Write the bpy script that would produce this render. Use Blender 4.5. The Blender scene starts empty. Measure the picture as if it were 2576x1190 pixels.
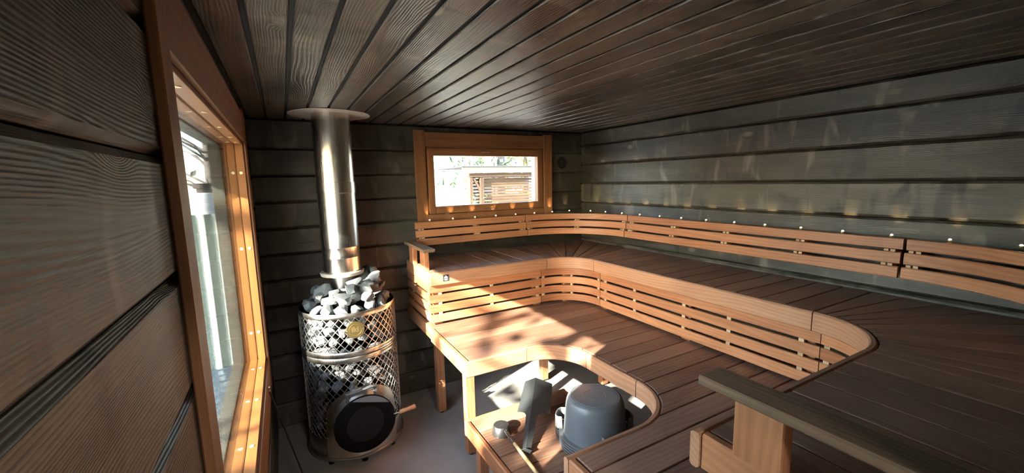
import bpy, math, random
from math import sin, cos, pi, radians, sqrt
from mathutils import Vector, Matrix, noise
random.seed(7)
SC = bpy.context.scene
COL = SC.collection

# ------------------------------------------------------------------ camera
F_PX = 1033.4
YAW, PITCH, ROLL = 0.50608, 0.13601, -0.02261
CAM_Z = 1.938
fwd = Vector((sin(YAW)*cos(PITCH), cos(YAW)*cos(PITCH), -sin(PITCH)))
rt0 = Vector((cos(YAW), -sin(YAW), 0)); up0 = rt0.cross(fwd)
rt = rt0*cos(ROLL) + up0*sin(ROLL); upv = -rt0*sin(ROLL) + up0*cos(ROLL)
cam_data = bpy.data.cameras.new('camera')
cam_data.sensor_width = 36.0; cam_data.sensor_fit = 'HORIZONTAL'
cam_data.lens = 36.0*F_PX/2576.0
cam_data.clip_start = 0.02; cam_data.clip_end = 600
cam = bpy.data.objects.new('camera', cam_data); COL.objects.link(cam)
M = Matrix((rt, upv, -fwd)).transposed().to_4x4()
M.translation = Vector((0, 0, CAM_Z))
cam.matrix_world = M
SC.camera = cam

# ------------------------------------------------------------------ sky, sun, exposure
SUN_AZ = radians(23.1)      # travels towards +X and a little +Y
SUN_EL = radians(25.5)
W = bpy.data.worlds.new('sky'); SC.world = W; W.use_nodes = True
nt = W.node_tree; nt.nodes.clear()
sky = nt.nodes.new('ShaderNodeTexSky'); sky.sky_type = 'NISHITA'
sky.sun_disc = False; sky.sun_elevation = SUN_EL
sky.sun_rotation = radians(247.0); sky.air_density = 1.0; sky.dust_density = 0.5
bg = nt.nodes.new('ShaderNodeBackground'); bg.inputs['Strength'].default_value = 0.85
wo = nt.nodes.new('ShaderNodeOutputWorld')
nt.links.new(sky.outputs[0], bg.inputs[0]); nt.links.new(bg.outputs[0], wo.inputs[0])
sd = bpy.data.lights.new('sun', 'SUN'); sd.energy = 21.0; sd.angle = radians(0.55); sd.color = (1.0, 0.91, 0.80)
sun = bpy.data.objects.new('sun', sd); COL.objects.link(sun)
SUN_DIR = Vector((cos(SUN_AZ)*cos(SUN_EL), sin(SUN_AZ)*cos(SUN_EL), -sin(SUN_EL)))
sun.rotation_euler = SUN_DIR.to_track_quat('-Z', 'Y').to_euler()
sun.location = (-6, -2, 5)
wl = bpy.data.lights.new('washroom_fill', 'AREA'); wl.shape = 'DISK'; wl.size = 0.4; wl.energy = 11.0; wl.color = (1.0, 0.95, 0.89)  # unseen fill light added to brighten the floor around the stove
wlo = bpy.data.objects.new('washroom_fill', wl); COL.objects.link(wlo); wlo.location = (0.5, -1.2, 2.40)
SC.view_settings.view_transform = 'Standard'; SC.view_settings.look = 'None'
SC.view_settings.gamma = 1.0; SC.view_settings.use_curve_mapping = False
SC.view_settings.exposure = 2.0
SC.cycles.max_bounces = 10; SC.cycles.diffuse_bounces = 5; SC.cycles.glossy_bounces = 5
SC.cycles.transparent_max_bounces = 16
SC.cycles.caustics_reflective = False; SC.cycles.caustics_refractive = False
SC.cycles.sample_clamp_indirect = 6.0

# ------------------------------------------------------------------ materials
def new_mat(name):
    m = bpy.data.materials.new(name); m.use_nodes = True
    t = m.node_tree; t.nodes.clear()
    out = t.nodes.new('ShaderNodeOutputMaterial'); b = t.nodes.new('ShaderNodeBsdfPrincipled')
    t.links.new(b.outputs[0], out.inputs[0])
    return m, t, b
def nd(t, typ, **kw):
    n = t.nodes.new(typ)
    for k, v in kw.items(): setattr(n, k, v)
    return n
def ramp(t, fac, stops):
    r = nd(t, 'ShaderNodeValToRGB')
    e = r.color_ramp.elements
    while len(e) < len(stops): e.new(0.5)
    for i, (p, c) in enumerate(stops):
        e[i].position = p; e[i].color = c if len(c) == 4 else (*c, 1)
    t.links.new(fac, r.inputs[0]); return r
def wood(name, dark, light, rough=0.5, knots=0.5, knot_or_glint_col=None, ring=22.0, contrast=1.0, var=0.25, bump=0.15, spec=0.4, wear=None, smear=0.0):
    """Plain-sawn wood. 'grain' attribute holds (along, across, thickness) in metres plus an offset per piece."""
    m, t, b = new_mat(name); L = t.links.new
    at = nd(t, 'ShaderNodeAttribute', attribute_name='grain')
    oi = nd(t, 'ShaderNodeObjectInfo')
    # slow wander of the rings along the piece
    mp = nd(t, 'ShaderNodeMapping'); mp.inputs['Scale'].default_value = (0.75, 4.0, 4.0); L(at.outputs['Vector'], mp.inputs[0])
    n1 = nd(t, 'ShaderNodeTexNoise'); n1.inputs['Scale'].default_value = 1.0; n1.inputs['Detail'].default_value = 2.0; L(mp.outputs[0], n1.inputs['Vector'])
    # knots
    mk = nd(t, 'ShaderNodeMapping'); mk.inputs['Scale'].default_value = (2.6, 5.2, 5.2); L(at.outputs['Vector'], mk.inputs[0])
    vo = nd(t, 'ShaderNodeTexVoronoi'); vo.inputs['Scale'].default_value = 1.0; vo.inputs['Randomness'].default_value = 1.0; L(mk.outputs[0], vo.inputs['Vector'])
    kn = nd(t, 'ShaderNodeMapRange'); kn.inputs['From Min'].default_value = 0.0; kn.inputs['From Max'].default_value = 0.28
    kn.inputs['To Min'].default_value = 1.0; kn.inputs['To Max'].default_value = 0.0; L(vo.outputs['Distance'], kn.inputs[0])
    vs_ = nd(t, 'ShaderNodeSeparateColor'); L(vo.outputs['Color'], vs_.inputs[0])
    vg = nd(t, 'ShaderNodeMath', operation='GREATER_THAN'); L(vs_.outputs[0], vg.inputs[0]); vg.inputs[1].default_value = 0.35
    kn0 = kn; kn = nd(t, 'ShaderNodeMath', operation='MULTIPLY'); L(kn0.outputs[0], kn.inputs[0]); L(vg.outputs[0], kn.inputs[1])
    kp = nd(t, 'ShaderNodeMath', operation='POWER'); L(kn.outputs[0], kp.inputs[0]); kp.inputs[1].default_value = 2.0
    # ring coordinate
    sx = nd(t, 'ShaderNodeSeparateXYZ'); L(at.outputs['Vector'], sx.inputs[0])
    a1 = nd(t, 'ShaderNodeMath', operation='MULTIPLY_ADD'); L(n1.outputs['Fac'], a1.inputs[0]); a1.inputs[1].default_value = 0.19
    ad = nd(t, 'ShaderNodeMath', operation='ADD'); L(sx.outputs[1], ad.inputs[0]); L(sx.outputs[2], ad.inputs[1]); L(ad.outputs[0], a1.inputs[2])
    a2 = nd(t, 'ShaderNodeMath', operation='MULTIPLY_ADD'); L(kp.outputs[0], a2.inputs[0]); a2.inputs[1].default_value = 0.055*knots; L(a1.outputs[0], a2.inputs[2])
    a3 = nd(t, 'ShaderNodeMath', operation='MULTIPLY'); L(a2.outputs[0], a3.inputs[0]); a3.inputs[1].default_value = ring*6.28
    si = nd(t, 'ShaderNodeMath', operation='SINE'); L(a3.outputs[0], si.inputs[0])
    # fine fibres
    mf = nd(t, 'ShaderNodeMapping'); mf.inputs['Scale'].default_value = (6.0, 260.0, 260.0); L(at.outputs['Vector'], mf.inputs[0])
    nf = nd(t, 'ShaderNodeTexNoise'); nf.inputs['Scale'].default_value = 1.0; nf.inputs['Detail'].default_value = 3.0; L(mf.outputs[0], nf.inputs['Vector'])
    # blotches
    mb = nd(t, 'ShaderNodeMapping'); mb.inputs['Scale'].default_value = (2.5, 9.0, 9.0); L(at.outputs['Vector'], mb.inputs[0])
    nb = nd(t, 'ShaderNodeTexNoise'); nb.inputs['Scale'].default_value = 1.0; nb.inputs['Detail'].default_value = 4.0; L(mb.outputs[0], nb.inputs['Vector'])
    f1 = nd(t, 'ShaderNodeMath', operation='MULTIPLY_ADD'); L(si.outputs[0], f1.inputs[0]); f1.inputs[1].default_value = 0.13*contrast; f1.inputs[2].default_value = 0.0
    f2 = nd(t, 'ShaderNodeMath', operation='MULTIPLY_ADD'); L(nf.outputs['Fac'], f2.inputs[0]); f2.inputs[1].default_value = 0.55*contrast; L(f1.outputs[0], f2.inputs[2])
    f3 = nd(t, 'ShaderNodeMath', operation='MULTIPLY_ADD'); L(nb.outputs['Fac'], f3.inputs[0]); f3.inputs[1].default_value = 0.9*contrast; L(f2.outputs[0], f3.inputs[2])
    f4 = nd(t, 'ShaderNodeMath', operation='MULTIPLY_ADD'); L(oi.outputs['Random'], f4.inputs[0]); f4.inputs[1].default_value = var; L(f3.outputs[0], f4.inputs[2])
    f5 = nd(t, 'ShaderNodeMath', operation='ADD'); L(f4.outputs[0], f5.inputs[0]); f5.inputs[1].default_value = 0.5 - 0.725*contrast - var*0.5
    rp = ramp(t, f5.outputs[0], [(0.1, dark), (0.9, light)])
    col = rp.outputs[0]
    if smear > 0:
        msx = nd(t, 'ShaderNodeMapping'); msx.inputs['Scale'].default_value = (8.0, 2.6, 2.6); L(at.outputs['Vector'], msx.inputs[0])
        ns = nd(t, 'ShaderNodeTexNoise'); ns.inputs['Scale'].default_value = 1.0; ns.inputs['Detail'].default_value = 2.5; ns.inputs['Distortion'].default_value = 0.6; L(msx.outputs[0], ns.inputs['Vector'])
        for lo_, hi_, cc_ in ((0.60, 0.70, dark), (0.40, 0.30, tuple(min(1, c*1.35) for c in light))):
            sr = nd(t, 'ShaderNodeMapRange'); sr.inputs['From Min'].default_value = lo_; sr.inputs['From Max'].default_value = hi_; L(ns.outputs['Fac'], sr.inputs[0])
            sm_ = nd(t, 'ShaderNodeMath', operation='MULTIPLY'); L(sr.outputs[0], sm_.inputs[0]); sm_.inputs[1].default_value = smear
            mx = nd(t, 'ShaderNodeMix', data_type='RGBA'); L(sm_.outputs[0], mx.inputs[0]); L(col, mx.inputs[6]); mx.inputs[7].default_value = (*cc_, 1); col = mx.outputs[2]
    if knots > 0:
        kc = knot_or_glint_col or tuple(c*0.35 for c in dark)
        mx = nd(t, 'ShaderNodeMix', data_type='RGBA')
        ks = nd(t, 'ShaderNodeMapRange'); ks.inputs['From Min'].default_value = 0.62; ks.inputs['From Max'].default_value = 0.78; L(kn.outputs[0], ks.inputs[0])
        km = nd(t, 'ShaderNodeMath', operation='MULTIPLY'); L(ks.outputs[0], km.inputs[0]); km.inputs[1].default_value = min(1.0, knots)
        L(km.outputs[0], mx.inputs[0]); L(col, mx.inputs[6]); mx.inputs[7].default_value = (*kc, 1); col = mx.outputs[2]
    if wear:
        mw = nd(t, 'ShaderNodeMapping'); mw.inputs['Scale'].default_value = (5.0, 16.0, 16.0); L(at.outputs['Vector'], mw.inputs[0])
        nw = nd(t, 'ShaderNodeTexNoise'); nw.inputs['Scale'].default_value = 1.0; nw.inputs['Detail'].default_value = 6.0; L(mw.outputs[0], nw.inputs['Vector'])
        ws = nd(t, 'ShaderNodeMapRange'); ws.inputs['From Min'].default_value = 0.62; ws.inputs['From Max'].default_value = 0.8; L(nw.outputs['Fac'], ws.inputs[0])
        wm = nd(t, 'ShaderNodeMath', operation='MULTIPLY'); L(ws.outputs[0], wm.inputs[0]); wm.inputs[1].default_value = wear[1]
        mx = nd(t, 'ShaderNodeMix', data_type='RGBA'); L(wm.outputs[0], mx.inputs[0]); L(col, mx.inputs[6]); mx.inputs[7].default_value = (*wear[0], 1); col = mx.outputs[2]
    L(col, b.inputs['Base Color'])
    b.inputs['Roughness'].default_value = rough; b.inputs['Specular IOR Level'].default_value = spec
    bp = nd(t, 'ShaderNodeBump'); bp.inputs['Strength'].default_value = bump; bp.inputs['Distance'].default_value = 0.004
    hh = nd(t, 'ShaderNodeMath', operation='MULTIPLY_ADD'); L(kp.outputs[0], hh.inputs[0]); hh.inputs[1].default_value = -1.2*knots; L(f3.outputs[0], hh.inputs[2])
    L(hh.outputs[0], bp.inputs['Height']); L(bp.outputs[0], b.inputs['Normal'])
    return m
def plain(name, col, rough=0.5, metal=0.0, spec=0.5, noise_amt=0.0, noise_scale=30.0, bump=0.0, emit=None):
    m, t, b = new_mat(name)
    b.inputs['Base Color'].default_value = (*col, 1); b.inputs['Roughness'].default_value = rough
    b.inputs['Metallic'].default_value = metal; b.inputs['Specular IOR Level'].default_value = spec
    if noise_amt or bump:
        tc = nd(t, 'ShaderNodeTexCoord')
        n = nd(t, 'ShaderNodeTexNoise'); n.inputs['Scale'].default_value = noise_scale; n.inputs['Detail'].default_value = 5
        t.links.new(tc.outputs['Object'], n.inputs['Vector'])
        r = ramp(t, n.outputs['Fac'], [(0.25, tuple(c*(1-noise_amt) for c in col)), (0.75, tuple(min(1, c*(1+noise_amt)) for c in col))])
        t.links.new(r.outputs[0], b.inputs['Base Color'])
        if bump:
            bp = nd(t, 'ShaderNodeBump'); bp.inputs['Strength'].default_value = bump; bp.inputs['Distance'].default_value = 0.01
            t.links.new(n.outputs['Fac'], bp.inputs['Height']); t.links.new(bp.outputs[0], b.inputs['Normal'])
    if emit:
        b.inputs['Emission Color'].default_value = (*emit[0], 1); b.inputs['Emission Strength'].default_value = emit[1]
    return m
def brushed(name, col, rough=0.28):
    m, t, b = new_mat(name); L = t.links.new
    tc = nd(t, 'ShaderNodeTexCoord'); mp = nd(t, 'ShaderNodeMapping'); mp.inputs['Scale'].default_value = (60, 60, 1.5); L(tc.outputs['Object'], mp.inputs[0])
    n = nd(t, 'ShaderNodeTexNoise'); n.inputs['Scale'].default_value = 3; n.inputs['Detail'].default_value = 3; L(mp.outputs[0], n.inputs['Vector'])
    r = nd(t, 'ShaderNodeMapRange'); r.inputs['To Min'].default_value = rough-0.03; r.inputs['To Max'].default_value = rough+0.05; L(n.outputs['Fac'], r.inputs[0]); L(r.outputs[0], b.inputs['Roughness'])
    b.inputs['Base Color'].default_value = (*col, 1); b.inputs['Metallic'].default_value = 1.0
    return m
def glass_mat(name, tint=(0.835, 0.845, 0.835, 1), graze=0.93):
    m = bpy.data.materials.new(name); m.use_nodes = True; t = m.node_tree; t.nodes.clear(); L = t.links.new
    out = nd(t, 'ShaderNodeOutputMaterial'); mix = nd(t, 'ShaderNodeMixShader')
    tr = nd(t, 'ShaderNodeBsdfTransparent'); tr.inputs[0].default_value = tint
    gl = nd(t, 'ShaderNodeBsdfGlossy'); gl.inputs['Roughness'].default_value = 0.0
    lw = nd(t, 'ShaderNodeLayerWeight'); lw.inputs[0].default_value = 0.5
    p = nd(t, 'ShaderNodeMath', operation='POWER'); L(lw.outputs['Facing'], p.inputs[0]); p.inputs[1].default_value = 5.0
    a = nd(t, 'ShaderNodeMath', operation='MULTIPLY_ADD'); L(p.outputs[0], a.inputs[0]); a.inputs[1].default_value = graze; a.inputs[2].default_value = 0.04
    L(a.outputs[0], mix.inputs[0]); L(tr.outputs[0], mix.inputs[1]); L(gl.outputs[0], mix.inputs[2]); L(mix.outputs[0], out.inputs[0])
    return m

M_LOG = wood('black stained log', (0.013, 0.0108, 0.008), (0.108, 0.093, 0.069), rough=0.42, knots=1.0, knot_or_glint_col=(0.15, 0.125, 0.09), ring=150, var=0.40, bump=0.45, spec=0.5, contrast=1.0, smear=0.85)
M_CEIL = wood('black stained ceiling board', (0.014, 0.0105, 0.008), (0.165, 0.130, 0.100), rough=0.30, knots=1.0, knot_or_glint_col=(0.23, 0.185, 0.14), ring=100, var=0.35, bump=0.55, spec=0.6, contrast=1.2, smear=0.65)  # pale knot colour paints glints of light onto the boards
M_TOP = wood('heat treated bench board', (0.13, 0.063, 0.041), (0.42, 0.232, 0.148), rough=0.40, knots=0.15, ring=40, var=0.38, bump=0.08, spec=0.35, contrast=0.75, wear=((0.36, 0.25, 0.18), 0.35))
M_ARM = wood('weathered grey-brown rail', (0.09, 0.058, 0.038), (0.30, 0.205, 0.13), rough=0.55, knots=0.1, ring=40, var=0.1, bump=0.08, spec=0.3, contrast=0.8)
M_FACE = wood('reddish bench slat', (0.27, 0.094, 0.040), (0.60, 0.275, 0.135), rough=0.42, knots=0.15, ring=45, var=0.42, bump=0.06, spec=0.35, contrast=0.7)
M_FASC = wood('tan bench front', (0.31, 0.135, 0.070), (0.62, 0.345, 0.205), rough=0.42, knots=0.12, ring=45, var=0.25, bump=0.06, spec=0.35, contrast=0.7)
M_CASE = wood('brown glazed pine', (0.17, 0.065, 0.025), (0.36, 0.165, 0.07), rough=0.45, knots=0.3, ring=16, var=0.15, bump=0.1, spec=0.4, contrast=0.7)
M_JAMB = wood('orange pine', (0.17, 0.058, 0.014), (0.31, 0.125, 0.036), rough=0.45, knots=0.0, ring=16, var=0.1, bump=0.05, spec=0.4, contrast=0.6)
M_TIMB = wood('outdoor pale timber', (0.11, 0.072, 0.038), (0.24, 0.165, 0.095), rough=0.7, knots=0.3, ring=40, var=0.3, bump=0.1)
M_PALE = wood('pale new timber', (0.40, 0.28, 0.16), (0.66, 0.50, 0.32), rough=0.6, knots=0.3, ring=10, var=0.2, bump=0.1)
M_SLAT = wood('outdoor slat', (0.040, 0.020, 0.010), (0.115, 0.062, 0.033), rough=0.7, knots=0.3, ring=10, var=0.4, bump=0.1)
M_SHAFT = wood('pale wooden shaft', (0.50, 0.34, 0.15), (0.68, 0.50, 0.26), rough=0.5, knots=0.0, ring=18, var=0.0, bump=0.03)
M_HAND = wood('handle wood', (0.42, 0.20, 0.09), (0.60, 0.33, 0.17), rough=0.5, knots=0.0, ring=18, var=0.0, bump=0.03)
M_BACK = plain('soot black backing', (0.008, 0.0075, 0.007), 0.8)
M_PLUG = plain('pale dowel plug', (0.75, 0.66, 0.42), 0.5)
M_FLOOR = plain('grey painted concrete', (0.42, 0.405, 0.375), 0.42, noise_amt=0.10, noise_scale=5, bump=0.03)
M_STEEL = brushed('brushed steel', (0.70, 0.66, 0.59), 0.25)
M_STEELD = brushed('dull steel', (0.46, 0.44, 0.41), 0.38)
M_MESH = plain('steel mesh', (0.62, 0.59, 0.55), 0.35, metal=1.0)
M_BLACK = plain('black stove paint', (0.005, 0.005, 0.0055), 0.6, spec=0.12, noise_amt=0.15, noise_scale=60)
M_SOOT = plain('sooty glass', (0.010, 0.010, 0.010), 0.35, spec=0.3)
M_CAST = plain('grey cast iron', (0.16, 0.165, 0.17), 0.45, metal=0.7)
M_DPL = plain('pale grey plate', (0.22, 0.225, 0.23), 0.45, metal=0.3)
M_BRASS = plain('brass', (0.72, 0.55, 0.24), 0.32, metal=1.0)
M_BRASSD = plain('dark brass', (0.20, 0.14, 0.05), 0.5, metal=0.6)
M_COLLAR = plain('beige painted steel', (0.52, 0.46, 0.39), 0.45)
M_STONE = plain('grey peridotite', (0.165, 0.178, 0.182), 0.85, noise_amt=0.45, noise_scale=22, bump=0.6)
M_STONE2 = plain('dark peridotite', (0.13, 0.138, 0.138), 0.85, noise_amt=0.45, noise_scale=26, bump=0.6)
M_GREY = plain('grey plastic', (0.14, 0.153, 0.16), 0.38, spec=0.5)
M_GREY2 = plain('dark grey plastic', (0.045, 0.048, 0.05), 0.45, spec=0.4)
M_SHOV = plain('matt dark grey sheet', (0.030, 0.034, 0.034), 0.6, noise_amt=0.12, noise_scale=120, bump=0.04)
M_LADLE = plain('dark steel ladle', (0.16, 0.155, 0.155), 0.35, metal=0.85)
M_IRON = plain('dark iron', (0.05, 0.04, 0.035), 0.4, metal=0.7)
M_RUB = plain('black rubber', (0.01, 0.01, 0.01), 0.7)
M_LED = plain('glowing lens', (1, 0.9, 0.7), 0.3, emit=((1.0, 0.80, 0.52), 8.0))
M_WHITE = plain('white paint', (0.42, 0.43, 0.42), 0.5)
M_PLATE = plain('dark metal label', (0.035, 0.035, 0.04), 0.4)
M_PRINT = plain('white print', (0.75, 0.75, 0.75), 0.5)
M_WASH = plain('pale wash room paint', (0.55, 0.52, 0.47), 0.6)
M_GLASS = glass_mat('window glass'); M_GLASS2 = glass_mat('outer window glass', (0.97, 0.98, 0.975, 1), 0.45)
M_LINE = plain('grey green outer lining', (0.20, 0.215, 0.18), 0.6)
M_CORR = plain('corrugated pale sheet', (0.52, 0.60, 0.55), 0.4, noise_amt=0.08, noise_scale=6)
M_FLASH = plain('blue grey sheet metal', (0.16, 0.22, 0.30), 0.25, metal=0.5)
M_GROUND = plain('brightened ground', (0.46, 0.43, 0.35), 0.9, noise_amt=0.35, noise_scale=3)  # colour lightened so the ground bounces sunlight up to the ceiling
M_WATER = plain('lake water', (0.75, 0.78, 0.80), 0.2, noise_amt=0.2, noise_scale=0.4, bump=0.4)  # near-white colour has the sun glare painted into the water
M_LEAF1 = plain('dark conifer', (0.035, 0.075, 0.035), 0.8, noise_amt=0.4, noise_scale=8)
M_LEAF2 = plain('autumn leaf', (0.35, 0.24, 0.04), 0.8, noise_amt=0.4, noise_scale=8)
M_LEAF3 = plain('green leaf', (0.10, 0.16, 0.04), 0.8, noise_amt=0.4, noise_scale=8)
M_BARK = plain('grey bark', (0.13, 0.11, 0.095), 0.9, noise_amt=0.4, noise_scale=14, bump=0.4)
M_ROOF = plain('dark roofing', (0.05, 0.05, 0.055), 0.8)

# ------------------------------------------------------------------ mesh builder
class MB:
    def __init__(s): s.v = []; s.f = []; s.g = []; s.sm = []
    def add(s, vs, fs, gs=None, smooth=False, off=None):
        o = len(s.v); r = off if off is not None else Vector((random.random()*20, random.random()*20, random.random()*20))
        s.v += [tuple(p) for p in vs]
        s.g += [tuple(Vector(p)+r) for p in (gs if gs is not None else vs)]
        for f in fs: s.f.append(tuple(i+o for i in f)); s.sm.append(smooth)
    def strip(s, pts, w, h, up=(0, 0, 1), ch=0.003, closed=False, smooth=False, offs=None):
        """chamfered bar: w is measured sideways (up x tangent), h along up"""
        pts = [Vector(p) for p in pts]; n = len(pts); up = Vector(up)
        c = min(ch, w*0.45, h*0.45)
        sec = [(-w/2+c, -h/2), (w/2-c, -h/2), (w/2, -h/2+c), (w/2, h/2-c), (w/2-c, h/2), (-w/2+c, h/2), (-w/2, h/2-c), (-w/2, -h/2+c)]
        vs = []; gs = []; L = 0
        for i, p in enumerate(pts):
            if closed: t = pts[(i+1) % n]-pts[i-1]
            else: t = pts[min(i+1, n-1)]-pts[max(i-1, 0)]
            t.normalize()
            if i: L += (p-pts[i-1]).length
            a = up.cross(t); a.normalize(); b = t.cross(a)
            k = 1.0
            if 0 < i < n-1:
                d = (pts[i+1]-p).normalized().dot((p-pts[i-1]).normalized()); k = 1/max(0.5, sqrt((1+d)/2))
            for x, y in sec:
                vs.append(p+a*x*k+b*y); gs.append((L, x, y))
        fs = []
        m = n if closed else n-1
        for i in range(m):
            for j in range(8):
                A = i*8+j; B = i*8+(j+1) % 8; C2 = ((i+1) % n)*8+(j+1) % 8; D2 = ((i+1) % n)*8+j
                fs.append((A, D2, C2, B)[::-1] if False else (A, B, C2, D2))
        if not closed:
            fs.append(tuple(range(7, -1, -1))); fs.append(tuple((n-1)*8+j for j in range(8)))
        s.add(vs, fs, gs, smooth)
        return s
    def box(s, x0, x1, y0, y1, z0, z1, axis='x', ch=0.003):
        cx, cy, cz = (x0+x1)/2, (y0+y1)/2, (z0+z1)/2
        if axis == 'x': return s.strip([(x0, cy, cz), (x1, cy, cz)], y1-y0, z1-z0, (0, 0, 1), ch)
        if axis == 'y': return s.strip([(cx, y0, cz), (cx, y1, cz)], x1-x0, z1-z0, (0, 0, 1), ch)
        return s.strip([(cx, cy, z0), (cx, cy, z1)], x1-x0, y1-y0, (0, 1, 0), ch)
    def poly(s, P, z0, z1, ch=0.003, ang=0.0):
        """prism over a ccw polygon with chamfered top edge; grain runs along angle ang"""
        n = len(P); P = [Vector((p[0], p[1])) for p in P]; ins = []
        for i in range(n):
            a = P[i]-P[i-1]; b = P[(i+1) % n]-P[i]
            a.normalize(); b.normalize()
            na = Vector((-a.y, a.x)); nb = Vector((-b.y, b.x)); m = na+nb
            if m.length < 1e-6: m = na
            m.normalize(); k = ch/max(0.4, m.dot(na)); ins.append(P[i]+m*k)
        vs = [(p.x, p.y, z0) for p in P]+[(p.x, p.y, z1-ch) for p in P]+[(p.x, p.y, z1) for p in ins]
        ca, sa = cos(ang), sin(ang)
        gs = [(v[0]*ca+v[1]*sa, -v[0]*sa+v[1]*ca, v[2]) for v in vs]
        fs = [tuple(range(n-1, -1, -1)), tuple(2*n+i for i in range(n))]
        for i in range(n):
            j = (i+1) % n
            fs += [(i, j, n+j, n+i), (n+i, n+j, 2*n+j, 2*n+i)]
        s.add(vs, fs, gs); return s
    def lathe(s, prof, c=(0, 0, 0), axis=(0, 0, 1), seg=32, smooth=True, a0=0.0, a1=2*pi):
        c = Vector(c); ax = Vector(axis).normalized()
        ref = Vector((1, 0, 0)) if abs(ax.x) < 0.9 else Vector((0, 1, 0))
        u = (ref-ax*ref.dot(ax)).normalized(); w = ax.cross(u)
        full = abs(a1-a0-2*pi) < 1e-6; ns = seg if full else seg+1
        vs = []; fs = []
        for (r, h) in prof:
            for k in range(ns):
                a = a0+(a1-a0)*k/seg; vs.append(c+ax*h+u*(r*cos(a))+w*(r*sin(a)))
        for i in range(len(prof)-1):
            for k in range(seg):
                k2 = (k+1) % ns
                fs.append((i*ns+k, i*ns+k2, (i+1)*ns+k2, (i+1)*ns+k))
        if full:
            if prof[0][0] > 1e-5: fs.append(tuple(range(ns-1, -1, -1)))
            if prof[-1][0] > 1e-5: fs.append(tuple((len(prof)-1)*ns+k for k in range(ns)))
        s.add(vs, fs, None, smooth); return s
    def tube(s, pts, r, seg=8, smooth=True, grain=False):
        pts = [Vector(p) for p in pts]; n = len(pts); rr = r if isinstance(r, (list, tuple)) else [r]*n
        vs = []; gs = []; fs = []; L = 0
        u = None
        for i, p in enumerate(pts):
            t = (pts[min(i+1, n-1)]-pts[max(i-1, 0)]).normalized()
            if i: L += (p-pts[i-1]).length
            if u is None:
                ref = Vector((0, 0, 1)) if abs(t.z) < 0.9 else Vector((1, 0, 0)); u = ref
            u = (u-t*u.dot(t)).normalized(); w = t.cross(u)
            for k in range(seg):
                a = 2*pi*k/seg; vs.append(p+u*(rr[i]*cos(a))+w*(rr[i]*sin(a))); gs.append((L, rr[i]*cos(a), rr[i]*sin(a)))
        for i in range(n-1):
            for k in range(seg):
                k2 = (k+1) % seg; fs.append((i*seg+k, i*seg+k2, (i+1)*seg+k2, (i+1)*seg+k))
        fs.append(tuple(range(seg-1, -1, -1))); fs.append(tuple((n-1)*seg+k for k in range(seg)))
        s.add(vs, fs, gs, smooth); return s
    def quads(s, vs, fs, smooth=False): s.add(vs, fs, None, smooth); return s
    def build(s, name, mat, parent=None, **props):
        me = bpy.data.meshes.new(name); org = ROOT.get(parent, Vector((0, 0, 0))) if parent is not None else Vector((0, 0, 0))
        me.from_pydata([tuple(Vector(p)-org) for p in s.v], [], s.f)
        at = me.attributes.new('grain', 'FLOAT_VECTOR', 'POINT')
        flat = [c for g in s.g for c in g]; at.data.foreach_set('vector', flat)
        me.polygons.foreach_set('use_smooth', s.sm)
        if any(s.sm):
            try: me.set_sharp_from_angle(angle=radians(38))
            except Exception: pass
        me.update(); me.materials.append(mat)
        o = bpy.data.objects.new(name, me); COL.objects.link(o)
        if parent is not None:
            o.parent = parent; ROOT[o] = org
        for k, v in props.items(): o[k] = v
        return o
ROOT = {}
def thing(name, label, cat, loc=(0, 0, 0), group=None):
    o = bpy.data.objects.new(name, None); COL.objects.link(o); o.empty_display_size = 0.05
    o.location = loc; ROOT[o] = Vector(loc)
    o['label'] = label; o['category'] = cat
    if group: o['group'] = group
    return o
def tag(o, label, cat, group=None):
    o['label'] = label; o['category'] = cat
    if group: o['group'] = group
    return o
def struct(o): o['kind'] = 'structure'; return o
def struct_empty(name, loc=(0, 0, 0)):
    o = bpy.data.objects.new(name, None); COL.objects.link(o); o.empty_display_size = 0.05
    o.location = loc; ROOT[o] = Vector(loc); return struct(o)
def arc(cx, cy, r, a0, a1, n, z):
    return [Vector((cx+r*cos(radians(a0+(a1-a0)*i/n)), cy+r*sin(radians(a0+(a1-a0)*i/n)), z)) for i in range(n+1)]

# ------------------------------------------------------------------ room dimensions
XL, XR, YB, YN, ZC = -0.1815, 2.878, 3.6, -0.06, 2.43
XLO = -0.335                       # outer face of the left wall
WY0, WY1, WZ0, WZ1 = 1.04, 2.926, 0.857, 2.188       # big window opening
BX0, BX1, BZ0, BZ1 = 1.12, 2.40, 1.63, 2.26          # back window opening

# floor
fl = MB(); fl.box(XL-0.12, XR+0.15, YN-0.1, YB+0.15, -0.12, 0.0, 'x', 0.0005)
struct(fl.build('floor', M_FLOOR))
# ceiling with boards
ce = MB(); ce.box(XL-0.1, XR+0.12, YN-0.1, YB+0.12, ZC+0.0095, ZC+0.12, 'y', 0.0005)
ceil = struct(ce.build('ceiling', M_BACK)); ROOT[ceil] = Vector((0, 0, 0))
k = -1
while True:
    x0 = -0.046+0.1225*k; x1 = x0+0.106
    if x0 > XR: break
    x0 = max(x0, XL+0.004); x1 = min(x1, XR-0.004)
    if x1-x0 > 0.02:
        MB().strip([((x0+x1)/2, YN+0.004, ZC+0.005), ((x0+x1)/2, YB-0.004, ZC+0.005)], x1-x0, 0.0095, ch=0.0035).build('ceiling_board', M_CEIL, ceil)
    k += 1
# outer roof with an eave over the big window
rf = MB(); rf.box(-0.98, XR+0.7, YN-0.7, YB+0.75, ZC+0.125, ZC+0.22, 'y', 0.004)
rf.box(-0.98, -0.95, YN-0.7, YB+0.75, 2.27, ZC+0.22, 'y', 0.004)
struct(rf.build('roof', M_ROOF))

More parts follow.
